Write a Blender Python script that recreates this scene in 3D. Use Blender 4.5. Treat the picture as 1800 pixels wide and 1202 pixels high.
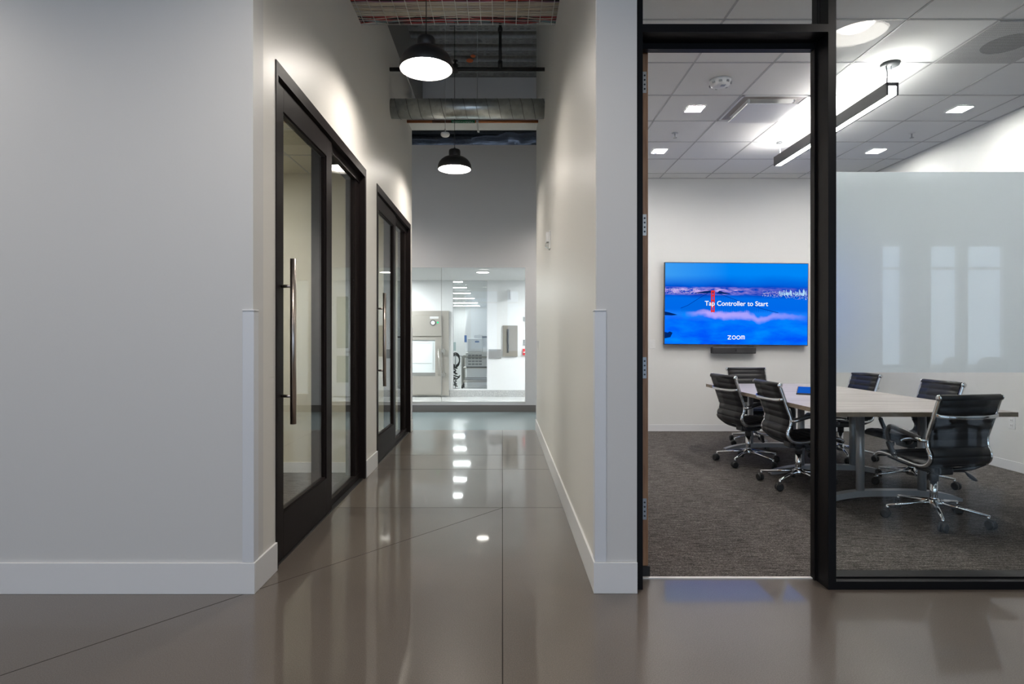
import bpy, bmesh, math, random
from mathutils import Vector, Matrix
random.seed(7)
PI = math.pi
for o in list(bpy.data.objects):
    bpy.data.objects.remove(o)
S = bpy.context.scene
C = S.collection

# ------------------------------------------------------------------ camera, world, exposure
cam_d = bpy.data.cameras.new('camera')
cam_d.lens = 20.6
cam_d.sensor_width = 36.0
cam_d.shift_x = 17.0 / 1800
cam_d.shift_y = -8.0 / 1800
cam_d.clip_start = 0.05
cam = bpy.data.objects.new('camera', cam_d)
C.objects.link(cam)
cam.location = (0, 0, 1.244)
cam.rotation_euler = (PI / 2, 0, 0)
S.camera = cam

w = bpy.data.worlds.new('world')
S.world = w
w.use_nodes = True
w.node_tree.nodes['Background'].inputs[0].default_value = (0.62, 0.78, 1.0, 1)
w.node_tree.nodes['Background'].inputs[1].default_value = 3.0

S.view_settings.view_transform = 'Standard'
S.view_settings.look = 'None'
S.view_settings.exposure = 0.0
S.view_settings.gamma = 1.0
S.view_settings.use_curve_mapping = False
cy = S.cycles
cy.use_denoising = True
cy.max_bounces = 10
cy.diffuse_bounces = 5
cy.glossy_bounces = 6
cy.transparent_max_bounces = 16
cy.transmission_bounces = 8
cy.sample_clamp_indirect = 4.0
cy.caustics_reflective = False
cy.caustics_refractive = False


def area_light(name, loc, rot, sx, sy, watts, col):
    d = bpy.data.lights.new(name, 'AREA')
    d.shape = 'RECTANGLE'
    d.size = sx
    d.size_y = sy
    d.energy = watts
    d.color = col
    o = bpy.data.objects.new(name, d)
    C.objects.link(o)
    o.location = loc
    o.rotation_euler = rot
    return o


# daylight entering through the office windows behind the camera
DAY = (0.86, 0.93, 1.0)
WIN_X = [-7.0, -5.0, -3.0, -1.0, 1.0, 3.0, 5.0, 7.0, 9.28, 10.52, 11.5]
WIN_W = [1.5, 1.5, 1.5, 1.5, 1.5, 1.5, 1.5, 1.0, 0.46, 0.64, 0.84]
for xx, ww in zip(WIN_X, WIN_W):
    area_light('daylight_window', (xx, -7.9, 2.0), (-PI / 2, 0, 0), ww, 2.8, (10 if xx < 8 else 2.0) * ww, DAY)
# added bluish light, hidden in the plenum to brighten the foil ducts
area_light('plenum_fill', (-1.0, 10.32, 5.5), (0, 0, 0), 2.2, 0.3, 4, (0.55, 0.72, 1.0))

# ------------------------------------------------------------------ materials
MATS = {}


def mat(name, col, rough=0.5, metal=0.0, spec=0.5, coat=0.0, emit=None, estr=0.0):
    if name in MATS:
        return MATS[name]
    m = bpy.data.materials.new(name)
    m.use_nodes = True
    b = m.node_tree.nodes['Principled BSDF']
    b.inputs['Base Color'].default_value = (*col, 1)
    b.inputs['Roughness'].default_value = rough
    b.inputs['Metallic'].default_value = metal
    b.inputs['Specular IOR Level'].default_value = spec
    b.inputs['Coat Weight'].default_value = coat
    if emit:
        b.inputs['Emission Color'].default_value = (*emit, 1)
        b.inputs['Emission Strength'].default_value = estr
    MATS[name] = m
    return m


def nodes_of(m):
    nt = m.node_tree
    return nt, nt.nodes, nt.links, nt.nodes['Principled BSDF']


def node(nt, typ, **kw):
    n = nt.nodes.new(typ)
    for k, v in kw.items():
        setattr(n, k, v)
    return n


def coords(nt, scale=(1, 1, 1), out='Object', rot=(0, 0, 0)):
    t = node(nt, 'ShaderNodeTexCoord')
    mp = node(nt, 'ShaderNodeMapping')
    mp.inputs['Scale'].default_value = scale
    mp.inputs['Rotation'].default_value = rot
    nt.links.new(t.outputs[out], mp.inputs['Vector'])
    return mp.outputs['Vector']


def ramp(nt, fac, stops, interp='LINEAR'):
    r = node(nt, 'ShaderNodeValToRGB')
    r.color_ramp.interpolation = interp
    el = r.color_ramp.elements
    while len(el) < len(stops):
        el.new(0.5)
    for e, (p, c) in zip(el, stops):
        e.position = p
        e.color = (*c, 1) if len(c) == 3 else c
    nt.links.new(fac, r.inputs['Fac'])
    return r.outputs['Color']


def noise(nt, vec, scale, detail=3.0, rough=0.5):
    n = node(nt, 'ShaderNodeTexNoise')
    n.inputs['Scale'].default_value = scale
    n.inputs['Detail'].default_value = detail
    n.inputs['Roughness'].default_value = rough
    nt.links.new(vec, n.inputs['Vector'])
    return n.outputs['Fac']


def mixc(nt, fac, a, b, mode='MIX'):
    n = node(nt, 'ShaderNodeMix')
    n.data_type = 'RGBA'
    n.blend_type = mode
    for sock, v in ((n.inputs[0], fac), (n.inputs[6], a), (n.inputs[7], b)):
        if isinstance(v, (int, float)):
            sock.default_value = v
        elif isinstance(v, tuple):
            sock.default_value = (*v, 1)
        else:
            nt.links.new(v, sock)
    return n.outputs[2]


def math_n(nt, op, a, b=0.0, c=0.0):
    n = node(nt, 'ShaderNodeMath', operation=op)
    for s, v in zip(n.inputs, (a, b, c)):
        if isinstance(v, (int, float)):
            s.default_value = v
        else:
            nt.links.new(v, s)
    return n.outputs[0]


def bump(nt, height, bsdf, strength=0.1, dist=0.01):
    b = node(nt, 'ShaderNodeBump')
    b.inputs['Strength'].default_value = strength
    b.inputs['Distance'].default_value = dist
    nt.links.new(height, b.inputs['Height'])
    nt.links.new(b.outputs['Normal'], bsdf.inputs['Normal'])


def paint(name, col, rough=0.4, bs=0.06, spec=0.5):
    m = mat(name, col, rough, 0.0, spec)
    nt, ns, ln, b = nodes_of(m)
    v = coords(nt)
    bump(nt, noise(nt, v, 90, 4), b, bs, 0.004)
    return m


W_WALL = paint('wall_paint', (0.75, 0.73, 0.69), 0.42, 0.10, 0.5)
W_FRONT = paint('front_wall_paint', (0.655, 0.65, 0.645), 0.5)
W_GREY = paint('grey_wall_paint', (0.72, 0.72, 0.74), 0.5)
W_CREAM = paint('cream_paint', (0.66, 0.62, 0.50), 0.5)
W_LAB = paint('lab_paint', (0.88, 0.89, 0.89), 0.4, 0.02)
W_ROOM = paint('meeting_room_paint', (0.78, 0.775, 0.76), 0.5)
W_TRIM = mat('trim_white', (0.78, 0.78, 0.79), 0.4)
GUARD = mat('guard_plastic', (0.70, 0.72, 0.76), 0.35)
WHITE = mat('white_plastic', (0.80, 0.80, 0.80), 0.4)
WHITE_G = mat('white_enamel', (0.86, 0.87, 0.87), 0.25)
GREY_P = mat('grey_plastic', (0.35, 0.36, 0.37), 0.4)
DARK_P = mat('dark_plastic', (0.03, 0.03, 0.033), 0.35)
BLACK_F = mat('black_frame', (0.006, 0.006, 0.007), 0.42, 0, 0.15)
BRONZE = mat('dark_bronze_frame', (0.015, 0.0115, 0.0115), 0.45, 0, 0.05)
BLACK = mat('black_paint', (0.008, 0.008, 0.008), 0.5)
LAMP_B = mat('lamp_black', (0.018, 0.017, 0.018), 0.42)
LAMP_W = mat('lamp_white_inside', (0.85, 0.84, 0.82), 0.4)
STEEL = mat('brushed_steel', (0.52, 0.46, 0.42), 0.28, 1.0)
STEEL_L = mat('stainless', (0.62, 0.60, 0.56), 0.32, 1.0)
STEEL_P = mat('stainless_panel', (0.50, 0.47, 0.42), 0.38, 0.6)
CHROME = mat('chrome', (0.80, 0.81, 0.82), 0.10, 1.0)
ALU = mat('silver_paint', (0.46, 0.47, 0.49), 0.35, 0.5)
LEATHER = mat('black_leather', (0.011, 0.011, 0.013), 0.45, 0, 0.35)
RUBBER = mat('black_rubber', (0.012, 0.012, 0.012), 0.55)
RED = mat('red_plastic', (0.55, 0.02, 0.03), 0.4)
COPPER = mat('copper', (0.42, 0.16, 0.07), 0.42, 0.8)
GREEN_L = mat('green_label', (0.0, 0.12, 0.045), 0.5)
BLUE_L = mat('blue_plastic', (0.05, 0.14, 0.40), 0.4)
TRAY = mat('tray_wire', (0.60, 0.60, 0.58), 0.35, 0.8)


def emission(name, col, strength):
    if name in MATS:
        return MATS[name]
    m = bpy.data.materials.new(name)
    m.use_nodes = True
    nt = m.node_tree
    nt.nodes.clear()
    e = nt.nodes.new('ShaderNodeEmission')
    e.inputs[0].default_value = (*col, 1)
    e.inputs[1].default_value = strength
    o = nt.nodes.new('ShaderNodeOutputMaterial')
    nt.links.new(e.outputs[0], o.inputs[0])
    MATS[name] = m
    return m


E_PEND = emission('pendant_glow', (1.0, 0.92, 0.83), 155)
E_RIM = emission('pendant_rim_glow', (1.0, 0.94, 0.86), 26)
E_LIN = emission('linear_glow', (1.0, 0.96, 0.91), 112)
E_LINUP = emission('linear_up_glow', (1.0, 0.97, 0.93), 84)
E_DOWN = emission('downlight_glow', (1.0, 0.97, 0.93), 230)
E_LAB = emission('lab_glow', (0.95, 0.98, 1.0), 84)
E_LAB2 = emission('lab_tube_glow', (0.94, 0.98, 1.0), 36)
E_ROOM = emission('small_room_glow', (1.0, 0.965, 0.89), 36)
E_FILL = emission('office_fill_glow', (1.0, 0.97, 0.93), 17)
E_GREEN = emission('green_indicator', (0.05, 1.0, 0.4), 1.2)


def schlick(nt, f0):
    lw_ = nt.nodes.new('ShaderNodeLayerWeight')
    lw_.inputs['Blend'].default_value = 0.5
    p5 = math_n(nt, 'POWER', lw_.outputs['Facing'], 5.0)
    return math_n(nt, 'MULTIPLY_ADD', p5, 1.0 - f0, f0)


def glass(name, tint=(0.965, 0.98, 0.97), ior=1.5, boost=1.0):
    if name in MATS:
        return MATS[name]
    m = bpy.data.materials.new(name)
    m.use_nodes = True
    nt = m.node_tree
    nt.nodes.clear()
    t = nt.nodes.new('ShaderNodeBsdfTransparent')
    t.inputs[0].default_value = (*tint, 1)
    g = nt.nodes.new('ShaderNodeBsdfGlossy')
    g.inputs['Roughness'].default_value = 0.0
    fac = math_n(nt, 'MULTIPLY', schlick(nt, ((ior - 1) / (ior + 1)) ** 2), boost)
    mx = nt.nodes.new('ShaderNodeMixShader')
    o = nt.nodes.new('ShaderNodeOutputMaterial')
    nt.links.new(fac, mx.inputs[0])
    nt.links.new(t.outputs[0], mx.inputs[1])
    nt.links.new(g.outputs[0], mx.inputs[2])
    nt.links.new(mx.outputs[0], o.inputs[0])
    MATS[name] = m
    return m


GLASS = glass('clear_glass')
GLASS_T = glass('greenish_glass', (0.945, 0.965, 0.96), 1.5, 0.42)
GLASS_L = glass('low_iron_glass', (0.97, 0.98, 0.975), 1.45, 0.6)


def make_film():
    m = bpy.data.materials.new('frosted_film')
    m.use_nodes = True
    nt = m.node_tree
    nt.nodes.clear()
    tl = nt.nodes.new('ShaderNodeBsdfTranslucent')
    tl.inputs[0].default_value = (0.88, 0.95, 0.99, 1)
    df = nt.nodes.new('ShaderNodeBsdfDiffuse')
    df.inputs[0].default_value = (0.74, 0.82, 0.87, 1)
    rf = nt.nodes.new('ShaderNodeBsdfRefraction')
    rf.inputs['Color'].default_value = (0.85, 0.93, 0.97, 1)
    rf.inputs['Roughness'].default_value = 0.62
    rf.inputs['IOR'].default_value = 1.25
    g = nt.nodes.new('ShaderNodeBsdfGlossy')
    g.inputs['Roughness'].default_value = 0.02
    fac = schlick(nt, 0.028)
    a = nt.nodes.new('ShaderNodeMixShader')
    a.inputs[0].default_value = 0.30
    b = nt.nodes.new('ShaderNodeMixShader')
    b.inputs[0].default_value = 0.30
    c = nt.nodes.new('ShaderNodeMixShader')
    o = nt.nodes.new('ShaderNodeOutputMaterial')
    L = nt.links.new
    L(tl.outputs[0], a.inputs[1]); L(df.outputs[0], a.inputs[2])
    L(a.outputs[0], b.inputs[1]); L(rf.outputs[0], b.inputs[2])
    L(fac, c.inputs[0]); L(b.outputs[0], c.inputs[1]); L(g.outputs[0], c.inputs[2])
    L(c.outputs[0], o.inputs[0])
    return m


FILM = make_film()


def concrete():
    m = mat('polished_concrete', (0.15, 0.13, 0.11), 0.12)
    nt, ns, ln, b = nodes_of(m)
    v = coords(nt)
    big = noise(nt, v, 1.1, 5, 0.6)
    col = ramp(nt, big, [(0.3, (0.100, 0.082, 0.066)), (0.7, (0.142, 0.121, 0.101))])
    sp = noise(nt, v, 170, 2)
    spm = ramp(nt, sp, [(0.62, (0, 0, 0)), (0.72, (1, 1, 1))])
    col = mixc(nt, math_n(nt, 'MULTIPLY', spm, 0.35), col, (0.34, 0.30, 0.25))
    fine = noise(nt, v, 230, 3, 0.7)
    col = mixc(nt, 0.6, col, ramp(nt, fine, [(0.3, (0.058, 0.046, 0.037)), (0.7, (0.195, 0.163, 0.138))]))
    ln.new(col, b.inputs['Base Color'])
    rr = noise(nt, v, 2.3, 4)
    mr = node(nt, 'ShaderNodeMapRange')
    mr.inputs['To Min'].default_value = 0.025
    mr.inputs['To Max'].default_value = 0.07
    ln.new(rr, mr.inputs['Value'])
    ln.new(mr.outputs[0], b.inputs['Coat Roughness'])
    b.inputs['Coat Weight'].default_value = 0.78
    b.inputs['Coat IOR'].default_value = 1.5
    b.inputs['Roughness'].default_value = 0.32
    b.inputs['Specular IOR Level'].default_value = 0.30
    bump(nt, noise(nt, v, 7, 2), b, 0.012, 0.02)
    return m


CONCRETE = concrete()


def carpet():
    m = mat('carpet_loop', (0.1, 0.09, 0.085), 0.95, 0, 0.1)
    nt, ns, ln, b = nodes_of(m)
    v = coords(nt, (5, 62, 1))
    s = noise(nt, v, 1.6, 3, 0.75)
    v2 = coords(nt, (1, 1.4, 1))
    g = noise(nt, v2, 150, 3, 0.7)
    col = ramp(nt, g, [(0.32, (0.030, 0.027, 0.026)), (0.52, (0.135, 0.122, 0.115)), (0.72, (0.38, 0.35, 0.325))])
    st = ramp(nt, s, [(0.38, (0.34, 0.33, 0.33)), (0.60, (1.1, 1.1, 1.1))])
    ln.new(mixc(nt, 1.0, col, st, 'MULTIPLY'), b.inputs['Base Color'])
    bump(nt, g, b, 0.5, 0.01)
    return m


CARPET = carpet()


def wood(name, c0, c1, scale, stretch, rough, rot=(0, 0, 0)):
    m = mat(name, c0, rough)
    nt, ns, ln, b = nodes_of(m)
    v = coords(nt, stretch, rot=rot)
    n1 = noise(nt, v, scale, 5, 0.6)
    ln.new(ramp(nt, n1, [(0.3, c0), (0.7, c1)]), b.inputs['Base Color'])
    return m


TABLE_W = wood('pale_ash_laminate', (0.28, 0.25, 0.238), (0.50, 0.462, 0.445), 3.0, (0.5, 7.5, 3), 0.38)
TABLE_E = wood('edge_band', (0.20, 0.155, 0.115), (0.29, 0.23, 0.17), 6.0, (3, 3, 12), 0.5)
DOOR_W = wood('walnut_veneer', (0.27, 0.135, 0.07), (0.46, 0.26, 0.14), 5.0, (14, 14, 1.2), 0.45)


def tile():
    m = mat('ceiling_tile', (0.90, 0.90, 0.89), 0.8, 0, 0.2)
    nt, ns, ln, b = nodes_of(m)
    bump(nt, noise(nt, coords(nt), 220, 3), b, 0.15, 0.003)
    return m


TILE = tile()
GRID = mat('ceiling_grid', (0.50, 0.50, 0.50), 0.5)


def galv(name, base, rough):
    m = mat(name, base, rough, 0.9)
    nt, ns, ln, b = nodes_of(m)
    v = node(nt, 'ShaderNodeTexVoronoi')
    v.inputs['Scale'].default_value = 30
    ln.new(coords(nt), v.inputs['Vector'])
    c = mixc(nt, 0.25, base, v.outputs['Color'])
    bw = node(nt, 'ShaderNodeRGBToBW')
    ln.new(c, bw.inputs[0])
    ln.new(ramp(nt, bw.outputs[0], [(0.0, tuple(x * 0.6 for x in base)), (0.8, tuple(min(1, x * 1.35) for x in base))]), b.inputs['Base Color'])
    return m


GALV = galv('galvanised_duct', (0.50, 0.53, 0.52), 0.30)
DECK = galv('steel_deck', (0.33, 0.325, 0.31), 0.55)


def foil():
    m = mat('foil_wrap', (0.50, 0.50, 0.52), 0.16, 1.0)
    nt, ns, ln, b = nodes_of(m)
    v = coords(nt)
    bump(nt, noise(nt, v, 14, 6, 0.75), b, 1.0, 0.12)
    return m


FOIL = foil()


def terrazzo():
    m = mat('terrazzo_base', (0.4, 0.4, 0.4), 0.4)
    nt, ns, ln, b = nodes_of(m)
    n1 = noise(nt, coords(nt), 60, 4, 0.8)
    ln.new(ramp(nt, n1, [(0.35, (0.28, 0.28, 0.28)), (0.65, (0.62, 0.62, 0.60))]), b.inputs['Base Color'])
    return m


TERRAZZO = terrazzo()
EPOXY = mat('blue_grey_epoxy', (0.25, 0.32, 0.34), 0.2)
LAB_FL = mat('lab_floor_resin', (0.60, 0.61, 0.60), 0.2)
BASE_G = mat('grey_base', (0.17, 0.16, 0.155), 0.5)


def perforated():
    m = mat('perforated_white', (0.6, 0.6, 0.6), 0.5)
    nt, ns, ln, b = nodes_of(m)
    v = coords(nt, (100, 100, 100))
    fr = node(nt, 'ShaderNodeVectorMath', operation='FRACTION')
    ln.new(v, fr.inputs[0])
    sb = node(nt, 'ShaderNodeVectorMath', operation='SUBTRACT')
    sb.inputs[1].default_value = (0.5, 0.5, 0)
    ln.new(fr.outputs[0], sb.inputs[0])
    sx = node(nt, 'ShaderNodeSeparateXYZ')
    ln.new(sb.outputs[0], sx.inputs[0])
    r2 = math_n(nt, 'ADD', math_n(nt, 'MULTIPLY', sx.outputs[0], sx.outputs[0]), math_n(nt, 'MULTIPLY', sx.outputs[1], sx.outputs[1]))
    inside = math_n(nt, 'LESS_THAN', r2, 0.085)
    ln.new(mixc(nt, inside, (0.66, 0.66, 0.66), (0.05, 0.05, 0.05)), b.inputs['Base Color'])
    return m


PERF = perforated()

# ------------------------------------------------------------------ mesh helpers


def box(bm, x0, x1, y0, y1, z0, z1, bev=0.0):
    vs = [bm.verts.new((x, y, z)) for x in (x0, x1) for y in (y0, y1) for z in (z0, z1)]
    f = [(0, 1, 3, 2), (4, 6, 7, 5), (0, 4, 5, 1), (2, 3, 7, 6), (0, 2, 6, 4), (1, 5, 7, 3)]
    fs = [bm.faces.new([vs[i] for i in q]) for q in f]
    if bev > 0:
        es = list({e for q in fs for e in q.edges})
        bmesh.ops.bevel(bm, geom=es, offset=bev, segments=2, affect='EDGES', profile=0.5)
    return vs


def frame_of(t, up=Vector((0, 0, 1))):
    t = t.normalized()
    if abs(t.dot(up)) > 0.97:
        up = Vector((0, 1, 0))
    a = t.cross(up).normalized()
    b = a.cross(t).normalized()
    return a, b


def tube(bm, pts, r, n=10, ry=None, cap=True, smooth=True):
    pts = [Vector(p) for p in pts]
    rs = r if isinstance(r, (list, tuple)) else [r] * len(pts)
    rings = []
    for i, p in enumerate(pts):
        t = pts[min(i + 1, len(pts) - 1)] - pts[max(i - 1, 0)]
        a, b = frame_of(t)
        k = (ry / (r if not isinstance(r, (list, tuple)) else r[0])) if ry else 1.0
        rings.append([bm.verts.new(p + a * (rs[i] * math.cos(2 * PI * j / n)) + b * (rs[i] * k * math.sin(2 * PI * j / n))) for j in range(n)])
    for A, B in zip(rings, rings[1:]):
        for j in range(n):
            f = bm.faces.new((A[j], A[(j + 1) % n], B[(j + 1) % n], B[j]))
            f.smooth = smooth
    if cap:
        bm.faces.new(list(reversed(rings[0])))
        bm.faces.new(rings[-1])
    return rings


def smooth_path(pts, n=8):
    pts = [Vector(p) for p in pts]
    P = [pts[0] * 2 - pts[1]] + pts + [pts[-1] * 2 - pts[-2]]
    out = []
    for i in range(1, len(P) - 2):
        p0, p1, p2, p3 = P[i - 1:i + 3]
        for k in range(n):
            t = k / n
            out.append(0.5 * ((2 * p1) + (p2 - p0) * t + (2 * p0 - 5 * p1 + 4 * p2 - p3) * t * t + (3 * p1 - p0 - 3 * p2 + p3) * t ** 3))
    out.append(pts[-1])
    return out


def lathe(bm, prof, n=48, c=(0, 0, 0), smooth=True, axis='z'):
    rings = []
    for r, z in prof:
        if r < 1e-6:
            rings.append([bm.verts.new((c[0], c[1], c[2] + z))])
        else:
            rings.append([bm.verts.new((c[0] + r * math.cos(2 * PI * j / n), c[1] + r * math.sin(2 * PI * j / n), c[2] + z)) for j in range(n)])
    for A, B in zip(rings, rings[1:]):
        for j in range(n):
            q = [A[j % len(A)], A[(j + 1) % len(A)], B[(j + 1) % len(B)], B[j % len(B)]]
            u = []
            for v in q:
                if v not in u:
                    u.append(v)
            if len(u) > 2:
                f = bm.faces.new(u)
                f.smooth = smooth
    return rings


def cyl(bm, p0, p1, r, n=20, r2=None):
    tube(bm, [p0, p1], [r, r if r2 is None else r2], n)


def prism(bm, pts, axis, a, b):
    """polygon pts (2-D) extruded along axis between a and b"""
    def mk(u, v, t):
        return {'x': (t, u, v), 'y': (u, t, v), 'z': (u, v, t)}[axis]
    A = [bm.verts.new(mk(u, v, a)) for u, v in pts]
    B = [bm.verts.new(mk(u, v, b)) for u, v in pts]
    n = len(pts)
    bm.faces.new(A)
    bm.faces.new(list(reversed(B)))
    for i in range(n):
        bm.faces.new((A[i], B[i], B[(i + 1) % n], A[(i + 1) % n]))


def obj(name, bm, m, parent=None, loc=(0, 0, 0), rot=(0, 0, 0), auto=True):
    if auto:
        bmesh.ops.recalc_face_normals(bm, faces=bm.faces)
    me = bpy.data.meshes.new(name)
    bm.to_mesh(me)
    bm.free()
    for x in (m if isinstance(m, list) else [m]):
        me.materials.append(x)
    o = bpy.data.objects.new(name, me)
    C.objects.link(o)
    o.location = loc
    o.rotation_euler = rot
    if parent:
        o.parent = parent
    return o


def tag(o, label, cat, group=None, kind=None):
    o['label'] = label
    o['category'] = cat
    if group:
        o['group'] = group
    if kind:
        o['kind'] = kind
    return o


def thing(name, label, cat, loc=(0, 0, 0), rz=0.0, group=None, kind=None):
    o = bpy.data.objects.new(name, None)
    o.empty_display_size = 0.1
    C.objects.link(o)
    o.location = loc
    o.rotation_euler = (0, 0, rz)
    return tag(o, label, cat, group, kind)


def bx(*boxes, bev=0.0):
    bm = bmesh.new()
    for b in boxes:
        box(bm, *b, bev=bev)
    return bm


def struct(name, label, cat, bm, m):
    return tag(obj(name, bm, m), label, cat, kind='structure')


def copy_tree(o, parent=None):
    c = o.copy()
    C.objects.link(c)
    if parent:
        c.parent = parent
    for ch in list(o.children):
        copy_tree(ch, c)
    return c


def dup(root, loc, rz, label, group=None):
    c = copy_tree(root)
    c.location = loc
    c.rotation_euler = (0, 0, rz)
    c['label'] = label
    if group:
        c['group'] = group
    return c


def text_mesh(body, size, extrude=0.0008, align='CENTER', space=1.0):
    cu = bpy.data.curves.new('lettering', 'FONT')
    cu.body = body
    cu.size = size
    cu.align_x = align
    cu.extrude = extrude
    cu.space_character = space
    cu.offset = size * 0.012
    o = bpy.data.objects.new('lettering', cu)
    C.objects.link(o)
    bpy.context.view_layer.update()
    me = bpy.data.meshes.new_from_object(o.evaluated_get(bpy.context.evaluated_depsgraph_get()))
    bpy.data.objects.remove(o)
    bm = bmesh.new()
    bm.from_mesh(me)
    bpy.data.meshes.remove(me)
    return bm


# ------------------------------------------------------------------ main dimensions (metres)
XL, XR = -1.212, 0.456          # hallway wall faces
YF = 2.85                       # front wall face
YE = 7.85                       # end of hallway
YW = 9.81                       # laboratory window wall
ZD = 5.66                       # steel deck
RX0, RX1, RY0, RY1, RZ = 0.60, 4.76, 3.04, 7.76, 3.35   # meeting room
FZ = 2.73                       # frame head of hallway doors
D1, D2 = 3.13, 5.20             # first door frame along the hallway
DO = 2.52                       # second frame further on by this

# ------------------------------------------------------------------ floors
bm = bmesh.new()
fl_x = [-8, -1.6, RX0, 14]
J = 0.0022
# slab pieces with saw-cut joints between them
box(bm, -8, 0.001 - J, -8, YE + 0.03, -0.12, 0)
box(bm, 0.001 + J, 14, -8, RY0 - 0.01, -0.12, 0)
box(bm, 0.001 + J, RX0, RY0 - 0.01, YE + 0.03, -0.12, 0)
struct('floor', 'polished brown grey concrete floor of the hallway', 'floor', bm, CONCRETE)
bm = bmesh.new()
JT = mat('joint_filler', (0.030, 0.026, 0.023), 0.8, 0, 0.2)
box(bm, 0.001 - J, 0.001 + J, -8, YE + 0.03, -0.12, -0.003)
for yy in (4.285, 5.53, 6.2):
    box(bm, XL, XR, yy - 0.0016, yy + 0.0016, -0.001, 0.0006)
dx, dy = 1.0, 1.15
L = math.hypot(dx, dy)
px_, py_ = -dy / L * 0.0016, dx / L * 0.0016
A, B = Vector((-4.0, 4.28 - 4.0 * 1.15)), Vector((0.0, 4.28))
prism(bm, [(A.x + px_, A.y + py_), (A.x - px_, A.y - py_), (B.x - px_, B.y - py_), (B.x + px_, B.y + py_)], 'z', -0.001, 0.0006)
struct('trim_1', 'dark saw cut joints in the polished concrete floor', 'floor joint', bm, JT)
struct('floor_carpet', 'dark grey striped carpet of the meeting room', 'carpet floor',
       bx((RX0, RX1 + 0.1, RY0 + 0.0, RY1 + 0.05, -0.12, 0.004)), CARPET)
struct('floor_corridor', 'blue grey resin floor of the cross corridor before the laboratory window', 'floor',
       bx((-6, 6, YE + 0.03, YW + 0.05, -0.12, 0)), EPOXY)
struct('floor_laboratory', 'pale resin floor of the laboratory behind the window', 'floor',
       bx((-6, 6, YW + 0.05, 27, -0.12, 0)), LAB_FL)
struct('floor_small_rooms', 'grey carpet floor of the small rooms behind the sliding doors', 'carpet floor',
       bx((-3.7, XL - 0.15, 2.99, YE - 0.12, 0.0, 0.006)), CARPET)
struct('trim_2', 'thin white metal strip on the floor under the meeting room doorway', 'threshold',
       bx((0.693, 1.60, RY0 - 0.022, RY0 - 0.004, 0.0, 0.006)), mat('strip_metal', (0.85, 0.83, 0.80), 0.4))

# ------------------------------------------------------------------ walls
struct('wall_front', 'pale grey front wall filling the left of the view', 'wall',
       bx((-8, XL, YF, YF + 0.12, 0, ZD)), W_FRONT)
hole = 3.93                    # cable tray passes through the side walls here
ty0, ty1 = 4.62, 5.06
bm = bmesh.new()
T = 0.134
y0, y1 = YF + 0.12, YE
for a, b in ((y0, D1), (D2, D1 + DO), (D2 + DO, y1)):
    box(bm, XL - T, XL, a, b, 0, FZ)
box(bm, XL - T, XL, y0, y1, FZ, hole)
box(bm, XL - T, XL, y0, ty0, hole, 4.20)
box(bm, XL - T, XL, ty1, y1, hole, 4.20)
box(bm, XL - T, XL, y0, y1, 4.20, 4.54)
struct('wall_left', 'warm white left wall of the hallway with two door openings', 'wall', bm, W_WALL)
struct('wall_left_upper', 'set back upper wall above the left hallway wall, shade put into its grey', 'wall',
       bx((XL - T - 0.12, XL - T, y0, YE, 4.54, ZD), (XL - T - 0.12, XL - T, YE, 9.9, 4.95, ZD)), mat('upper_wall_shade', (0.30, 0.295, 0.28), 0.7))  # grey darkened so the upper wall reads as unlit
bm = bmesh.new()
box(bm, XR, RX0, YF + 0.015, y1, 0, hole)
box(bm, XR, RX0, YF + 0.015, ty0, hole, 4.20)
box(bm, XR, RX0, ty1, y1, hole, 4.20)
box(bm, XR, RX0, YF + 0.015, y1, 4.20, ZD)
struct('wall_right', 'warm white right wall of the hallway', 'wall', bm, W_WALL)
struct('wall_pier', 'narrow pale wall between the hallway and the black framed doorway', 'wall',
       bx((XR + 0.004, 0.6566, YF + 0.008, YF + 0.015, 0, ZD), (RX0, 0.6566, YF + 0.015, RY0, 0, ZD),
          (0.6566, 5.2, YF + 0.015, RY0, 3.34, ZD)), W_FRONT)
struct('wall_header', 'plastered header over the far end of the hallway', 'wall',
       bx((XL, XR, 7.52, YE, 4.018, 4.30)), W_WALL)
# meeting room
struct('wall_meeting_back', 'white back wall of the meeting room behind the screen', 'wall',
       bx((RX0, RX1 + 0.1, RY1, RY1 + 0.09, 0, ZD)), W_ROOM)
struct('wall_meeting_right', 'white right wall of the meeting room', 'wall',
       bx((RX1, RX1 + 0.1, RY0, RY1, 0, RZ + 0.2), (RX1, 14, 2.89, RY0, 0, ZD)), W_ROOM)
# cross corridor and laboratory
wx0, wx1, wz0, wz1 = -4.2, 0.39, 0.125, 2.425
struct('wall_laboratory_front', 'grey wall around the laboratory window at the end of the hallway', 'wall',
       bx((-6, wx0, YW, YW + 0.12, 0, 4.465), (wx1, 0.76, YW, YW + 0.12, 0, 4.465), (1.04, 6, YW, YW + 0.12, 0, 4.465),
          (wx0, wx1, YW, YW + 0.12, wz1, 4.465), (wx0, wx1, YW, YW + 0.12, 0, wz0),
          (0.76, 1.04, YW, YW + 0.12, 0, 0.3), (0.76, 1.04, YW, YW + 0.12, 2.2, 4.465)), W_GREY)
struct('wall_upper', 'dark grey upper wall panel under the steel deck', 'wall',
       bx((-1.46, 6, YW + 0.14, YW + 0.26, 5.1, ZD)), W_GREY)
LBY = 12.3
ix0, ix1, iz0, iz1 = -1.05, -0.31, 0.145, 2.43
struct('wall_laboratory_back', 'bright white back wall inside the laboratory', 'wall',
       bx((-6, ix0, LBY, LBY + 0.12, 0, 2.7), (ix1, 6, LBY, LBY + 0.12, 0, 2.7), (ix0, ix1, LBY, LBY + 0.12, 0, iz0),
          (ix0, ix1, LBY, LBY + 0.12, iz1, 2.7)), W_LAB)
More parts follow.
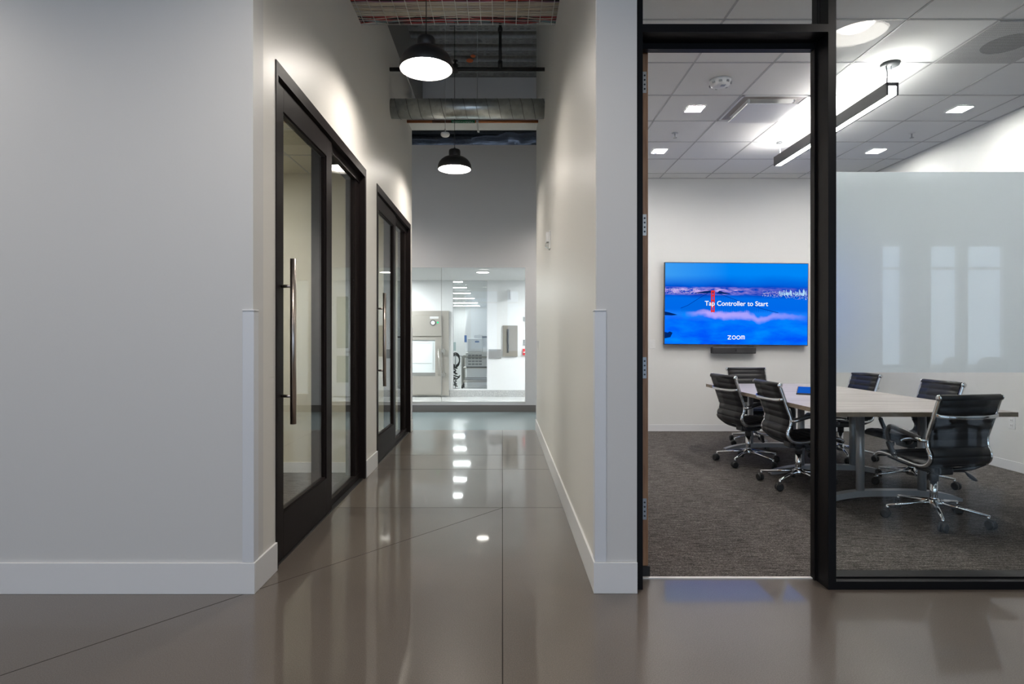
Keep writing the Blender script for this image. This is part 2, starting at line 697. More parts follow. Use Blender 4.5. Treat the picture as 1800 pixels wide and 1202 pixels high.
struct('wall_laboratory_far', 'white walls of the far laboratory', 'wall',
       bx((-6, 6, 26, 26.1, 0, 2.7), (-6, -5.9, YW + 0.12, 26, 0, 2.7), (2.6, 2.7, YW + 0.12, 26, 0, 2.7)), W_LAB)
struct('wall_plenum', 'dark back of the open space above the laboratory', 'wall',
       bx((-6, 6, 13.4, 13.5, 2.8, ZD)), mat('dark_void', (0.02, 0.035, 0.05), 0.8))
struct('wall_corridor_ends', 'grey walls closing the cross corridor', 'wall',
       bx((-6.1, -6, YE - 0.12, 13.5, 0, ZD), (6, 6.1, YE - 0.12, 13.5, 0, ZD), (-6, XL - T - 0.001, YE - 0.12, YE - 0.001, 0, 4.53), (-6, XL - T - 0.12, YE - 0.12, YE, 4.53, ZD),
          (RX1 + 0.1, 6, YE - 0.12, YE, 0, ZD)), W_GREY)
# small rooms behind the sliding doors
struct('wall_small_rooms', 'cream inner walls of the small rooms behind the sliding doors', 'wall',
       bx((-3.7, -3.6, 2.97, 7.73, 0, 2.85), (-3.6, XL - T, 5.38, 5.47, 0, 2.85), (-3.6, XL - T, YE - 0.13, YE - 0.12, 0, 2.85)), W_CREAM)
# open office behind the camera
bm = bmesh.new()
xs = sorted([(xx - ww / 2, xx + ww / 2) for xx, ww in zip(WIN_X, WIN_W)])
prev = -8.0
for a, b in xs:
    box(bm, prev, a, -8.1, -8, 0, ZD)
    box(bm, a, b, -8.1, -8, 0, 0.6)
    box(bm, a, b, -8.1, -8, 3.42, ZD)
    box(bm, a, b, -8.1, -8, 2.86, 2.92)
    prev = b
box(bm, prev, 14, -8.1, -8, 0, ZD)
struct('wall_office_back', 'office window wall reflected in the frosted glass', 'wall', bm, W_FRONT)
struct('wall_office_sides', 'side walls of the open office', 'wall',
       bx((-8.1, -8, -8, YF, 0, ZD), (14, 14.1, -8, RY0, 0, ZD)), W_FRONT)

# ------------------------------------------------------------------ ceilings
bm = bmesh.new()
y = -8.0
prof = []
while y < 13.4:
    prof += [(y, ZD), (y + 0.17, ZD), (y + 0.20, ZD + 0.09), (y + 0.34, ZD + 0.09)]
    y += 0.37
prof.append((y, ZD))
top = [(prof[-1][0], ZD + 0.2), (prof[0][0], ZD + 0.2)]
lo = [[bm.verts.new((x, a, b)) for a, b in prof] for x in (-8, 14)]
for i in range(len(prof) - 1):
    bm.faces.new((lo[0][i], lo[0][i + 1], lo[1][i + 1], lo[1][i]))
box(bm, -8, 14, -8, 13.5, ZD + 0.12, ZD + 0.2)
# rows of pressed dimples in the ribs over the far end
for r in range(44, 56):
    yy = -8 + 0.37 * r
    if yy < 7.9 or yy > 10:
        continue
    for q in range(2):
        for k in range(18):
            xx = -1.25 + k * 0.1
            box(bm, xx, xx + 0.055, yy + 0.03 + q * 0.075, yy + 0.065 + q * 0.075, ZD - 0.008, ZD)
deck = struct('ceiling', 'ribbed grey steel deck high above the hallway', 'ceiling', bm, DECK)
bm = bmesh.new()
for (mx, my, ra_, rb_) in ((-0.52, 9.33, 0.055, 0.07), (-0.46, 9.18, 0.04, 0.05)):
    vs = [bm.verts.new((mx + ra_ * math.cos(a / 8 * PI) * (1 + 0.2 * math.sin(3 * a)), my + rb_ * math.sin(a / 8 * PI), ZD - 0.010)) for a in range(16)]
    bm.faces.new(vs)
pm = obj('paint_mark', bm, mat('orange_paint', (0.60, 0.12, 0.03), 0.6), deck)
pm['label'] = 'orange spray paint mark'
bm = bmesh.new()
GX = [0.86 + 0.609 * k for k in range(7)]
GY = [3.276 + 0.606 * k for k in range(8)]
box(bm, RX0, RX1, RY0, RY1, RZ, RZ + 0.03)
tl = obj('tile_field', bm, TILE)
bm = bmesh.new()
for x in GX:
    box(bm, x - 0.0075, x + 0.0075, RY0, RY1, RZ - 0.003, RZ + 0.001)
for y in GY:
    box(bm, RX0, RX1, y - 0.0075, y + 0.0075, RZ - 0.003, RZ + 0.001)
box(bm, RX0, RX1, RY1 - 0.02, RY1, RZ - 0.004, RZ)
box(bm, RX1 - 0.02, RX1, RY0, RY1, RZ - 0.004, RZ)
gr = obj('tile_grid', bm, GRID)
ce = thing('ceiling_meeting_room', 'white tiled ceiling of the meeting room', 'ceiling', (0, 0, 0), kind='structure')
tl.parent = ce
gr.parent = ce
struct('ceiling_laboratory', 'white ceiling of the laboratories', 'ceiling',
       bx((-6, 6, YW + 0.12, LBY, 2.44, 2.5), (-6, 6, LBY + 0.12, 26, 2.62, 2.7)), W_LAB)
bm = bx((-3.7, XL - T, 2.97, 7.73, 2.75, 2.8))
struct('ceiling_small_rooms', 'tiled ceiling of the small rooms behind the sliding doors', 'ceiling', bm, W_CREAM)
struct('trim_3', 'thin tile joints in the ceiling of the small rooms', 'ceiling grid',
       bx((-1.78, -1.768, 2.97, 5.38, 2.746, 2.75), (-2.39, -2.378, 2.97, 5.38, 2.746, 2.75), (-3.6, XL - T, 4.83, 4.842, 2.746, 2.75),
          (-3.6, XL - T, 4.22, 4.232, 2.746, 2.75)), GRID)

# ------------------------------------------------------------------ baseboards


def bb(bm, x0, x1, y0, y1, h=0.151):
    box(bm, x0, x1, y0, y1, 0.0, h, bev=0.002)


bm = bmesh.new()
bb(bm, -8, XL + 0.012, YF - 0.012, YF)
struct('baseboard_front', 'tall white baseboard along the left front wall', 'baseboard', bm, W_TRIM)
bm = bmesh.new()
bb(bm, XL, XL + 0.012, YF, D1)
bb(bm, XL, XL + 0.012, D2, D1 + DO)
bb(bm, XL, XL + 0.012, D2 + DO, YE)
struct('baseboard_left', 'white baseboard between the sliding doors on the left wall', 'baseboard', bm, W_TRIM)
bm = bmesh.new()
bb(bm, XR - 0.012, XR, YF + 0.005, YE + 0.005)
bb(bm, XR - 0.012, 0.6566, YF - 0.005, YF + 0.006)
struct('baseboard_right', 'white baseboard along the right hallway wall and pier', 'baseboard', bm, W_TRIM)
bm = bmesh.new()
bb(bm, RX0, RX1, RY1 - 0.01, RY1, 0.092)
struct('baseboard_meeting_back', 'low white baseboard under the screen wall', 'baseboard', bm, W_TRIM)
bm = bmesh.new()
bb(bm, RX1 - 0.01, RX1, RY0, RY1, 0.092)
struct('baseboard_meeting_right', 'low white baseboard along the right meeting room wall', 'baseboard', bm, W_TRIM)
bm = bmesh.new()
bb(bm, -6, 6, YW - 0.012, YW, 0.112)
struct('baseboard_laboratory', 'dark grey base under the laboratory window', 'baseboard', bm, BASE_G)
bm = bmesh.new()
bb(bm, -6, 0.55, LBY - 0.02, LBY, 0.14)
struct('baseboard_terrazzo', 'speckled grey base at the foot of the laboratory wall', 'baseboard', bm, TERRAZZO)
bm = bmesh.new()
bb(bm, -3.6, XL - T, 5.37, 5.38, 0.10)
struct('baseboard_small_room', 'white baseboard inside the small room', 'baseboard', bm, W_TRIM)


# ------------------------------------------------------------------ corner guards
def guard(loc, sx, sy, label):
    z0, z1 = 0.152, 1.372
    bm = bmesh.new()
    w, t = 0.05, 0.006
    a = (min(0, sx * w), max(0, sx * w))
    b = (min(0, sy * w), max(0, sy * w))
    box(bm, a[0] - (t if sx < 0 else 0) * 0 - t * (sx > 0), a[1] + t * (sx < 0), -t if sy > 0 else 0, 0 if sy > 0 else t, z0, z1, bev=0.0015)
    box(bm, -t if sx > 0 else 0, 0 if sx > 0 else t, b[0], b[1], z0, z1, bev=0.0015)
    g = tag(obj('corner_guard', bm, GUARD, loc=loc), label, 'corner guard', 'plastic corner guards')
    cb_ = bmesh.new()
    e = 0.009
    box(cb_, min(-sx * e, sx * w), max(-sx * e, sx * w), min(0, -sy * e), max(0, -sy * e), z1, z1 + 0.008, bev=0.002)
    box(cb_, min(0, -sx * e), max(0, -sx * e), min(0, sy * w), max(0, sy * w), z1, z1 + 0.008, bev=0.002)
    obj('end_cap', cb_, W_TRIM, g)
    return g


guard((XL, YF, 0), -1, 1, 'pale plastic corner guard on the left front wall corner')
guard((XR, YF + 0.008, 0), 1, 1, 'pale plastic corner guard on the pier left of the black doorway')
guard((XL, YE, 0), -1, -1, 'corner guard at the far end of the left hallway wall')
guard((XR, YE, 0), 1, -1, 'corner guard at the far end of the right hallway wall')


# ------------------------------------------------------------------ sliding doors on the left wall
def slider():
    r = thing('door_1', 'nearer dark framed glass sliding door with long steel pull handle', 'door', (XL, D1, 0), kind='structure')
    # local axes: x away from wall face (0 = wall face, negative into the wall), y along the hallway
    Ly = D2 - D1
    fr = bmesh.new()
    box(fr, -0.135, 0.005, 0, 0.028, 0, FZ)
    box(fr, -0.135, 0.005, Ly - 0.045, Ly, 0, FZ)
    box(fr, -0.135, 0.005, 0.028, Ly - 0.045, FZ - 0.072, FZ)
    box(fr, -0.135, -0.062, 1.0, 1.12, 0, FZ - 0.072)
    box(fr, -0.135, -0.040, 1.12, Ly - 0.045, 0, 0.055)
    box(fr, -0.135, -0.040, 1.12, Ly - 0.045, FZ - 0.13, FZ - 0.072)
    box(fr, -0.135, -0.050, Ly - 0.165, Ly - 0.045, 0.055, FZ - 0.13)
    obj('frame', fr, BRONZE, r)
    lf = bmesh.new()
    l0, l1, zt = 0.034, 1.085, FZ - 0.086
    xa, xb = -0.058, -0.014
    gy0, gy1, gz0, gz1 = l0 + 0.12, l1 - 0.13, 0.262, zt - 0.135
    box(lf, xa, xb, l0, gy0, 0.012, zt, bev=0.002)
    box(lf, xa, xb, gy1, l1, 0.012, zt, bev=0.002)
    box(lf, xa, xb, gy0, gy1, 0.012, gz0)
    box(lf, xa, xb, gy0, gy1, gz1, zt)
    for (a, b, c, d) in ((gy0, gy0 + 0.012, gz0, gz1), (gy1 - 0.012, gy1, gz0, gz1), (gy0, gy1, gz0, gz0 + 0.012), (gy0, gy1, gz1 - 0.012, gz1)):
        box(lf, xa + 0.004, xb - 0.008, a, b, c, d)
    leaf = obj('door_leaf', lf, BRONZE, r)
    obj('door_pane', bx((-0.039, -0.033, gy0, gy1, gz0, gz1)), GLASS, leaf)
    obj('side_pane', bx((-0.066, -0.060, 1.12, Ly - 0.165, 0.055, FZ - 0.13)), GLASS, r)
    h = bmesh.new()
    hy, hx = 0.12, 0.052
    cyl(h, (hx, hy, 0.764), (hx, hy, 1.68), 0.0165, 24)
    hd = obj('pull_handle', h, STEEL, r)
    for z in (0.919, 1.528):
        s = bmesh.new()
        cyl(s, (-0.014, hy, z), (hx, hy, z), 0.009, 16)
        obj('standoff', s, STEEL, hd)
    tr = bmesh.new()
    box(tr, -0.072, -0.008, 0.03, Ly - 0.05, 0.0, 0.008)
    obj('floor_track', tr, BLACK, r)
    return r


sd = slider()
sd2 = dup(sd, (XL, D1 + DO, 0), 0, 'further dark framed glass sliding door at the end of the left wall')
sd2.name = 'door_2'

# ------------------------------------------------------------------ black glazed partition and open wood door of the meeting room
pt = thing('window_1', 'black framed full height glass partition of the meeting room with a frosted band', 'glass partition', (0.6566, 2.89, 0), kind='structure')
ox, oy = 0.6566, 2.89
RXE = 4.70


def P(*b):
    return bx(*[(q[0] - ox, q[1] - ox, q[2] - oy, q[3] - oy, q[4], q[5]) for q in b])


obj('jamb', P((0.6566, 0.693, 2.89, 3.04, 0, 3.30)), BLACK_F, pt)
obj('mullion', P((1.608, 1.647, 2.89, 3.0, 0, 3.30), (1.606, 1.66, 2.99, 3.04, 0, 3.30), (1.598, 1.608, 3.0, 3.04, 0, 2.752)), BLACK_F, pt)
obj('transom', P((0.693, 1.608, 2.89, 3.04, 2.751, 2.79), (0.693, 1.60, 3.0, 3.04, 2.72, 2.752)), BLACK_F, pt)
obj('head', P((0.6566, RXE, 2.89, 3.04, 3.30, 3.34)), BLACK_F, pt)
obj('sill', P((1.647, RXE, 2.89, 2.915, 0, 0.04), (1.647, RXE, 2.915, 2.955, 0, 0.030), (1.647, RXE, 2.955, 3.04, 0, 0.038)), BLACK_F, pt)
obj('end_mullion', P((RXE, RX1, 2.89, 3.04, 0, 3.34)), BLACK_F, pt)
obj('transom_pane', P((0.693, 1.608, 2.96, 2.97, 2.79, 3.30)), GLASS_T, pt)
pane = obj('main_pane', P((1.647, RXE, 2.965, 2.975, 0.03, 3.30)), GLASS_T, pt)
fb = bmesh.new()
zf0, zf1 = 1.066, 2.084
vs = [fb.verts.new(v) for v in ((1.647 - ox, 2.9755 - oy, zf0), (RXE - ox, 2.9755 - oy, zf0), (RXE - ox, 2.9755 - oy, zf1), (1.647 - ox, 2.9755 - oy, zf1))]
fb.faces.new(vs)
fo = obj('frosted_film', fb, FILM, pane)
fo['label'] = 'bluish frosted privacy band'

dr = thing('door_3', 'open walnut meeting room door seen edge on with four hinges', 'door', (0.715, 3.055, 0), kind='structure')
lf = obj('door_leaf', bx((0, 0.045, 0.0, 0.90, 0.02, 2.735), bev=0.002), DOOR_W, dr)
HING = mat('hinge_bright', (0.62, 0.60, 0.56), 0.35, 0.7)
HING2 = mat('hinge_dark', (0.30, 0.31, 0.32), 0.35, 0.7)
for zc, hm in ((2.573, HING), (1.83, HING), (1.086, HING2), (0.35, HING2)):
    hb = bmesh.new()
    box(hb, 0.010, 0.036, -0.003, 0.0, zc - 0.055, zc + 0.055)
    hg = obj('hinge', hb, hm, dr)
    for dz in (-0.035, -0.012, 0.012, 0.035):
        sb = bmesh.new()
        cyl(sb, (0.026, -0.0045, zc + dz), (0.026, -0.003, zc + dz), 0.005, 10)
        obj('screw', sb, DARK_P, hg)
pv = bmesh.new()
box(pv, 0.0, 0.052, -0.012, 0.03, 0.003, 0.055)
obj('pivot_bracket', pv, BLACK, dr)
lv = bmesh.new()
cyl(lv, (0.045, 0.84, 1.0), (0.10, 0.84, 1.0), 0.01, 12)
cyl(lv, (0.10, 0.84, 1.0), (0.10, 0.72, 1.0), 0.009, 12)
obj('lever_handle', lv, STEEL_L, dr)

# ------------------------------------------------------------------ laboratory windows
lw = thing('window_2', 'wide frameless laboratory window at the end of the hallway', 'window', (wx1, YW, wz0), kind='structure')


def Q(*b):
    return bx(*[(q[0] - wx1, q[1] - wx1, q[2] - YW, q[3] - YW, q[4] - wz0, q[5] - wz0) for q in b])


obj('pane', Q((-1.018, wx1 - 0.006, YW + 0.02, YW + 0.03, wz0 + 0.04, wz1 - 0.008)), GLASS_L, lw)
obj('pane', Q((wx0, -1.024, YW + 0.02, YW + 0.03, wz0 + 0.04, wz1 - 0.008)), GLASS_L, lw)
obj('joint_seal', Q((-1.025, -1.017, YW + 0.016, YW + 0.032, wz0 + 0.04, wz1 - 0.008)), mat('clear_seal', (0.45, 0.46, 0.45), 0.3), lw)
obj('sill_channel', Q((wx0, wx1, YW + 0.003, YW + 0.115, wz0, wz0 + 0.042)), mat('sill_alu', (0.68, 0.67, 0.65), 0.3, 0.4), lw)
obj('edge_trim', Q((wx1 - 0.006, wx1, YW + 0.0, YW + 0.12, wz0 + 0.042, wz1), (wx0, wx1, YW + 0.0, YW + 0.12, wz1 - 0.008, wz1)), W_TRIM, lw)
iw = thing('window_3', 'tall inner laboratory window with machines behind it', 'window', (ix0, LBY, iz0), kind='structure')
bm = bx((0, 0.014, 0.0, 0.12, 0, iz1 - iz0), (ix1 - ix0 - 0.014, ix1 - ix0, 0.0, 0.12, 0, iz1 - iz0), (0, ix1 - ix0, 0, 0.12, 0, 0.014))
obj('window_frame', bm, W_TRIM, iw)
obj('pane', bx((0.014, ix1 - ix0 - 0.014, 0.03, 0.04, 0.014, iz1 - iz0)), GLASS_L, iw)
lw2 = thing('window_4', 'narrow side window of the laboratory seen only as a reflection', 'window', (0.76, YW, 0.3), kind='structure')
obj('pane', bx((0, 0.28, 0.03, 0.04, 0, 1.9)), GLASS_L, lw2)
ld = thing('door_4', 'white laboratory door with two glass lights reflected in the sliding door', 'door', (0.56, LBY - 0.05, 0), kind='structure')
obj('door_leaf', bx((0.0, 0.11, 0, 0.045, 0.01, 2.3), (0.36, 0.95, 0, 0.045, 0.01, 2.3), (0.11, 0.36, 0, 0.045, 0.01, 0.3), (0.11, 0.36, 0, 0.045, 0.86, 1.02), (0.11, 0.36, 0, 0.045, 2.1, 2.3)), W_LAB, ld)
for a, b in ((0.3, 0.86), (1.02, 2.1)):
    obj('door_light', bx((0.11, 0.36, 0.015, 0.03, a, b)), mat('greenish_light', (0.42, 0.45, 0.38), 0.2), ld)
bm = bmesh.new()
cyl(bm, (0.06, 0, 0.94), (0.06, -0.05, 0.94), 0.022, 14)
cyl(bm, (0.06, -0.05, 0.94), (0.17, -0.05, 0.94), 0.01, 12)
obj('lever_handle', bm, STEEL_L, ld)


# ------------------------------------------------------------------ pendant lamps
def pendant(loc, ceil, label, group, keep=[]):
    if keep:
        p = copy_tree(keep[0])
        p.location = loc
        p['label'] = label
        p['group'] = group
        return p
    p = thing('pendant_lamp', label, 'pendant lamp', loc, 0, group)
    R = 0.20
    out = [(R, 0.0), (R + 0.004, 0.012), (R + 0.005, 0.030), (R + 0.001, 0.056), (R - 0.013, 0.088), (R - 0.036, 0.116), (0.132, 0.139), (0.100, 0.151), (0.073, 0.156)]
    sh = bmesh.new()
    inn = [(0.070, 0.149), (0.098, 0.144), (0.128, 0.132), (R - 0.042, 0.110), (R - 0.020, 0.083), (R - 0.007, 0.052), (R - 0.005, 0.028), (R - 0.006, 0.003)]
    lathe(sh, out + inn + [out[0]], 64)
    shade = obj('lamp_shade', sh, [LAMP_B, LAMP_W], p)
    me = shade.data
    for f in me.polygons:
        c = f.center
        rr = math.hypot(c.x, c.y)
        nn = f.normal
        if nn.z < -0.05 and rr < R - 0.004 or (nn.x * c.x + nn.y * c.y) < -0.02 * rr:
            f.material_index = 1
    nk = bmesh.new()
    lathe(nk, [(0, 0.150), (0.070, 0.150), (0.071, 0.222), (0.066, 0.240), (0.045, 0.249), (0.012, 0.253), (0.010, 0.268), (0, 0.268)], 40)
    obj('lamp_cap', nk, LAMP_B, p)
    ds = bmesh.new()
    lathe(ds, [(0, 0.048), (0.045, 0.051), (0.085, 0.063), (0.108, 0.080), (0.112, 0.098), (0, 0.102)], 48)
    obj('diffuser', ds, E_PEND, p)
    lr_ = bmesh.new()
    lathe(lr_, [(0.112, 0.098), (0.150, 0.082), (0.178, 0.055), (0.190, 0.026), (0.190, 0.029), (0.178, 0.059), (0.150, 0.086), (0.112, 0.102)], 48)
    obj('liner_glow', lr_, E_RIM, p)  # added glowing ring stands in for the lit inside of the shade
    cd = bmesh.new()
    cyl(cd, (0, 0, 0.245), (0, 0, ceil - loc[2]), 0.0035, 8)
    obj('cord', cd, BLACK, p)
    keep.append(p)
    return p


G1 = 'black dome pendant lamps in the hallway'
pendant((-0.585, 4.50, 3.30), ZD, 'black dome pendant lamp hanging in front of the cable tray, largest in view', G1)
pendant((-0.585, 7.18, 3.30), ZD, 'black dome pendant lamp hanging past the round duct, before the grey far wall', G1)
G2 = 'pendant lamps outside the frame'
pendant((2.42, 1.93, 3.30), ZD, 'pendant lamp reflected in the glass partition at the upper right', G2)
pendant((-0.585, 1.85, 3.30), ZD, 'pendant lamp before the hallway mouth, above the camera', G2)
pendant((-3.5, 1.90, 3.30), ZD, 'pendant lamp before the left front wall', G2)
pendant((1.3, 8.8, 3.30), ZD, 'pendant lamp in the cross corridor behind the right wall', G2)
pendant((-2.3, 8.8, 3.30), ZD, 'pendant lamp in the cross corridor behind the left wall', G2)

# ------------------------------------------------------------------ cable tray
ct = thing('cable_tray', 'wire basket cable tray full of cables crossing the top of the hallway', 'cable tray', (-0.378, 4.65, 3.94))
x0, x1 = XL - 0.10 + 0.378, XR + 0.10 + 0.378
bk = bmesh.new()
WT = 0.40
r = 0.0026
zz = 0
for k in range(7):
    tube(bk, [(x0, k * WT / 6, 0), (x1, k * WT / 6, 0)], r, 6)
for yy in (0, WT):
    for z in (0.05, 0.10):
        tube(bk, [(x0, yy, z), (x1, yy, z)], r, 6)
n = int((x1 - x0) / 0.1)
for k in range(n + 1):
    xx = x0 + 0.03 + k * 0.1
    if xx < x1:
        tube(bk, [(xx, 0, 0.10), (xx, 0, -0.004), (xx, WT, -0.004), (xx, WT, 0.10)], r, 6, smooth=False)
obj('basket', bk, TRAY, ct)
CABC = [((0.42, 0.03, 0.02), 'red'), ((0.62, 0.55, 0.42), 'cream'), ((0.55, 0.50, 0.40), 'beige'), ((0.50, 0.42, 0.36), 'tan'),
        ((0.62, 0.58, 0.50), 'ivory'), ((0.03, 0.03, 0.035), 'black'), ((0.20, 0.32, 0.36), 'teal'), ((0.35, 0.03, 0.03), 'maroon'), ((0.35, 0.12, 0.30), 'purple')]
CM = {k: mat('cable_' + k, c, 0.5) for c, k in CABC}
NC = 58
for k in range(NC):
    f = (k + 0.5) / NC
    yb = 0.012 + f * (WT - 0.024)
    if f < 0.10:
        cn = 'red'
    elif f < 0.2:
        cn = random.choice(['purple', 'black', 'cream', 'teal'])
    elif f < 0.72:
        cn = random.choice(['cream', 'beige', 'tan', 'ivory', 'ivory', 'cream'])
    else:
        cn = random.choice(['black', 'maroon', 'teal', 'black', 'maroon', 'ivory'])
    ph = random.random() * 6
    amp = 0.004 if f < 0.72 else 0.011
    zb = 0.010 + 0.010 * random.random()
    pts = []
    m = 40
    for i in range(m + 1):
        xx = x0 + (x1 - x0) * i / m
        pts.append((xx, min(WT - 0.006, max(0.006, yb + amp * math.sin(xx * (5 if f < 0.72 else 13) + ph))), zb + 0.004 * math.sin(xx * 9 + ph)))
    cb = bmesh.new()
    tube(cb, pts, 0.0056, 6)
    obj('cable', cb, CM[cn], ct)

# ------------------------------------------------------------------ sprinkler main, spiral duct, copper pipe, foil ducts
sp = thing('sprinkler_pipe', 'black sprinkler pipe crossing above the round duct with a vertical branch', 'pipe', (-0.378, 6.31, 4.13))
b = bmesh.new()
cyl(b, (XL - 0.03 + 0.378, 0, 0), (XR + 0.03 + 0.378, 0, 0), 0.021, 20)
obj('main_pipe', b, BLACK, sp)
b = bmesh.new()
cyl(b, (0.355, 0, 0), (0.355, 0, 0.50), 0.017, 16)
cyl(b, (0.355, 0, 0.0), (0.355, 0, 0.09), 0.024, 16)
cyl(b, (0.355, 0, 0.40), (0.355, 0, 0.44), 0.026, 16)
cyl(b, (0.355, 0, 0.44), (0.355, 0, 0.47), 0.026, 16, 0.010)
br = obj('branch_pipe', b, BLACK, sp)
b = bmesh.new()
cyl(b, (0.355, 0, 0.46), (0.355, 0, ZD - 4.13), 0.006, 10)
obj('hanger_rod', b, GREY_P, sp)
b = bmesh.new()
cyl(b, (-0.13, 0, -0.03), (-0.13, 0, 0.05), 0.03, 16)
cyl(b, (-0.13, 0, 0.05), (-0.13, 0, 0.085), 0.012, 12)
lathe(b, [(0, 0.085), (0.032, 0.09), (0.028, 0.094), (0, 0.095)], 16, (-0.13, 0, 0))
obj('sprinkler_head', b, BLACK, sp)

sdk = thing('round_duct', 'galvanised spiral round duct crossing the hallway near its far end', 'duct', (-0.378, 6.40, 3.74))
b = bmesh.new()
R = 0.105
cyl(b, (XL - 0.03 + 0.378, 0, 0), (XR + 0.03 + 0.378, 0, 0), R, 48)
for f in b.faces:
    f.smooth = len(f.verts) == 4
dbody = obj('duct_body', b, GALV, sdk)
b = bmesh.new()
pts = []
turns = 13.5
for i in range(int(turns * 30) + 1):
    t = i / 30
    xx = XL + 0.378 + 0.002 + t * 0.1235
    if xx > XR + 0.378 - 0.002:
        break
    pts.append((xx, (R + 0.001) * math.cos(2 * PI * t), (R + 0.001) * math.sin(2 * PI * t)))
tube(b, pts, 0.0026, 6)
obj('spiral_seam', b, mat('seam_metal', (0.22, 0.23, 0.23), 0.4, 0.8), sdk)
for xx in (0.105, ):
    b = bmesh.new()
    cyl(b, (xx, 0.0, R), (xx, 0.0, ZD - 3.74), 0.004, 8)
    obj('hanger_rod', b, GREY_P, sdk)

cp = thing('copper_pipe', 'copper water pipe with green label under the round duct', 'pipe', (-0.378, 7.46, 3.992))
b = bmesh.new()
cyl(b, (XL + 0.378, 0, 0), (XR + 0.378, 0, 0), 0.018, 18)
obj('pipe_run', b, COPPER, cp)
b = bmesh.new()
cyl(b, (XL + 0.378 + 0.32, 0, 0), (XL + 0.378 + 0.86, 0, 0), 0.0185, 18)
obj('sleeve', b, mat('dark_copper', (0.11, 0.05, 0.03), 0.6, 0.3), cp)
b = bmesh.new()
cyl(b, (-0.27, 0, 0), (0.03, 0, 0), 0.020, 24)
gl = obj('pipe_label', b, GREEN_L, cp)
gl['label'] = 'green adhesive pipe label with two lines of white print'
b = bmesh.new()
for row, ang in ((0, -2.1), (1, -2.75)):
    xx = -0.255
    while xx < 0.015:
        ww = random.choice([0.008, 0.012, 0.006, 0.01])
        y_, z_ = 0.0203 * math.cos(ang + PI / 2 - 0.0), 0.0203 * math.sin(ang)
        yy = -0.0208 * abs(math.cos(ang + PI)) if False else -0.0206 * abs(math.cos(ang))
        z2 = 0.0206 * math.sin(ang)
        box(b, xx, xx + ww, yy - 0.0008, yy + 0.0006, z2 - 0.003, z2 + 0.003)
        xx += ww + random.choice([0.004, 0.004, 0.012])
obj('print', b, WHITE, gl)
b = bmesh.new()
box(b, 0.045, 0.075, -0.02, -0.016, -0.02, 0.03)
box(b, 0.045, 0.075, -0.02, 0.34, -0.022, -0.018)
for k in range(8):
    cyl(b, (0.06, 0.0 + k * 0.042, -0.0228), (0.06, 0.0 + k * 0.042, -0.0215), 0.007, 8)
st = obj('strap', b, [STEEL_L], cp)
st.data.materials.append(DARK_P)
for f in st.data.polygons:
    if len(f.vertices) > 4 or (abs(f.center.z + 0.0222) < 0.0009 and abs(f.center.x - 0.06) < 0.0075 and abs(f.center.x - 0.06) > 0.002):
        f.material_index = 1

for (xa, xb, yy, zc, rr, lab) in ((-5.9, -0.55, 10.75, 4.76, 0.115, 'foil wrapped duct in the dark opening above the far wall, thinner left run'),
                                  (-0.55, 5.9, 10.75, 4.80, 0.185, 'foil wrapped duct in the dark opening above the far wall, thicker right run')):
    b = bmesh.new()
    m = 60
    pts, rs = [], []
    for i in range(m + 1):
        x = xa + (xb - xa) * i / m
        pts.append((x, 0.01 * math.sin(x * 7), 0.012 * math.sin(x * 11)))
        taper = 1.0
        if xa > -1:
            taper = 0.55 + 0.45 * min(1, max(0, (x + 0.55) / 0.7))
        rs.append(rr * taper * (1 + 0.06 * math.sin(x * 17) + 0.04 * random.uniform(-1, 1)))
    tube(b, pts, rs, 24)
    tag(obj('foil_duct', b, FOIL, loc=(0, yy, zc)), lab, 'duct', 'foil wrapped ducts')

ps = thing('ceiling_sensor', 'small white disc sensor hanging on a thin cord before the far pendant lamp', 'sensor', (-0.585, 6.0, 3.318))
b = bmesh.new()
lathe(b, [(0, -0.018), (0.032, -0.018), (0.044, -0.008), (0.047, 0.004), (0.042, 0.018), (0.02, 0.026), (0, 0.026)], 32)
obj('sensor_body', b, WHITE, ps)
b = bmesh.new()
cyl(b, (0, 0, 0.024), (0, 0, ZD - 3.318), 0.0025, 8)
cyl(b, (0, 0, 0.024), (0, 0, 0.06), 0.006, 10)
obj('cord', b, GREY_P, ps)

# ------------------------------------------------------------------ small wall devices
hs = thing('alarm_strobe', 'white fire alarm horn strobe high on the right hallway wall', 'alarm', (XR, 5.60, 2.17))
b = bx((-0.012, 0, -0.058, 0.058, -0.085, 0.085), bev=0.004)
obj('back_plate', b, WHITE, hs)
b = bx((-0.040, -0.012, -0.045, 0.045, -0.02, 0.075), bev=0.006)
obj('horn', b, WHITE, hs)
b = bmesh.new()
prism(b, [(-0.012, -0.078), (-0.045, -0.06), (-0.045, -0.035), (-0.012, -0.025)], 'y', -0.03, 0.03)
b2 = obj('strobe_lens', b, mat('strobe_clear', (0.55, 0.55, 0.52), 0.1), hs)


def switch(loc, rz, label, n=1):
    s = thing('light_switch', label, 'switch', loc, rz)
    obj('cover_plate', bx((-0.036, 0.036, -0.006, 0, -0.058, 0.058), bev=0.002), WHITE, s)
    obj('rocker', bx((-0.017, 0.017, -0.010, -0.005, -0.033, 0.033), bev=0.0015), WHITE, s)
    return s


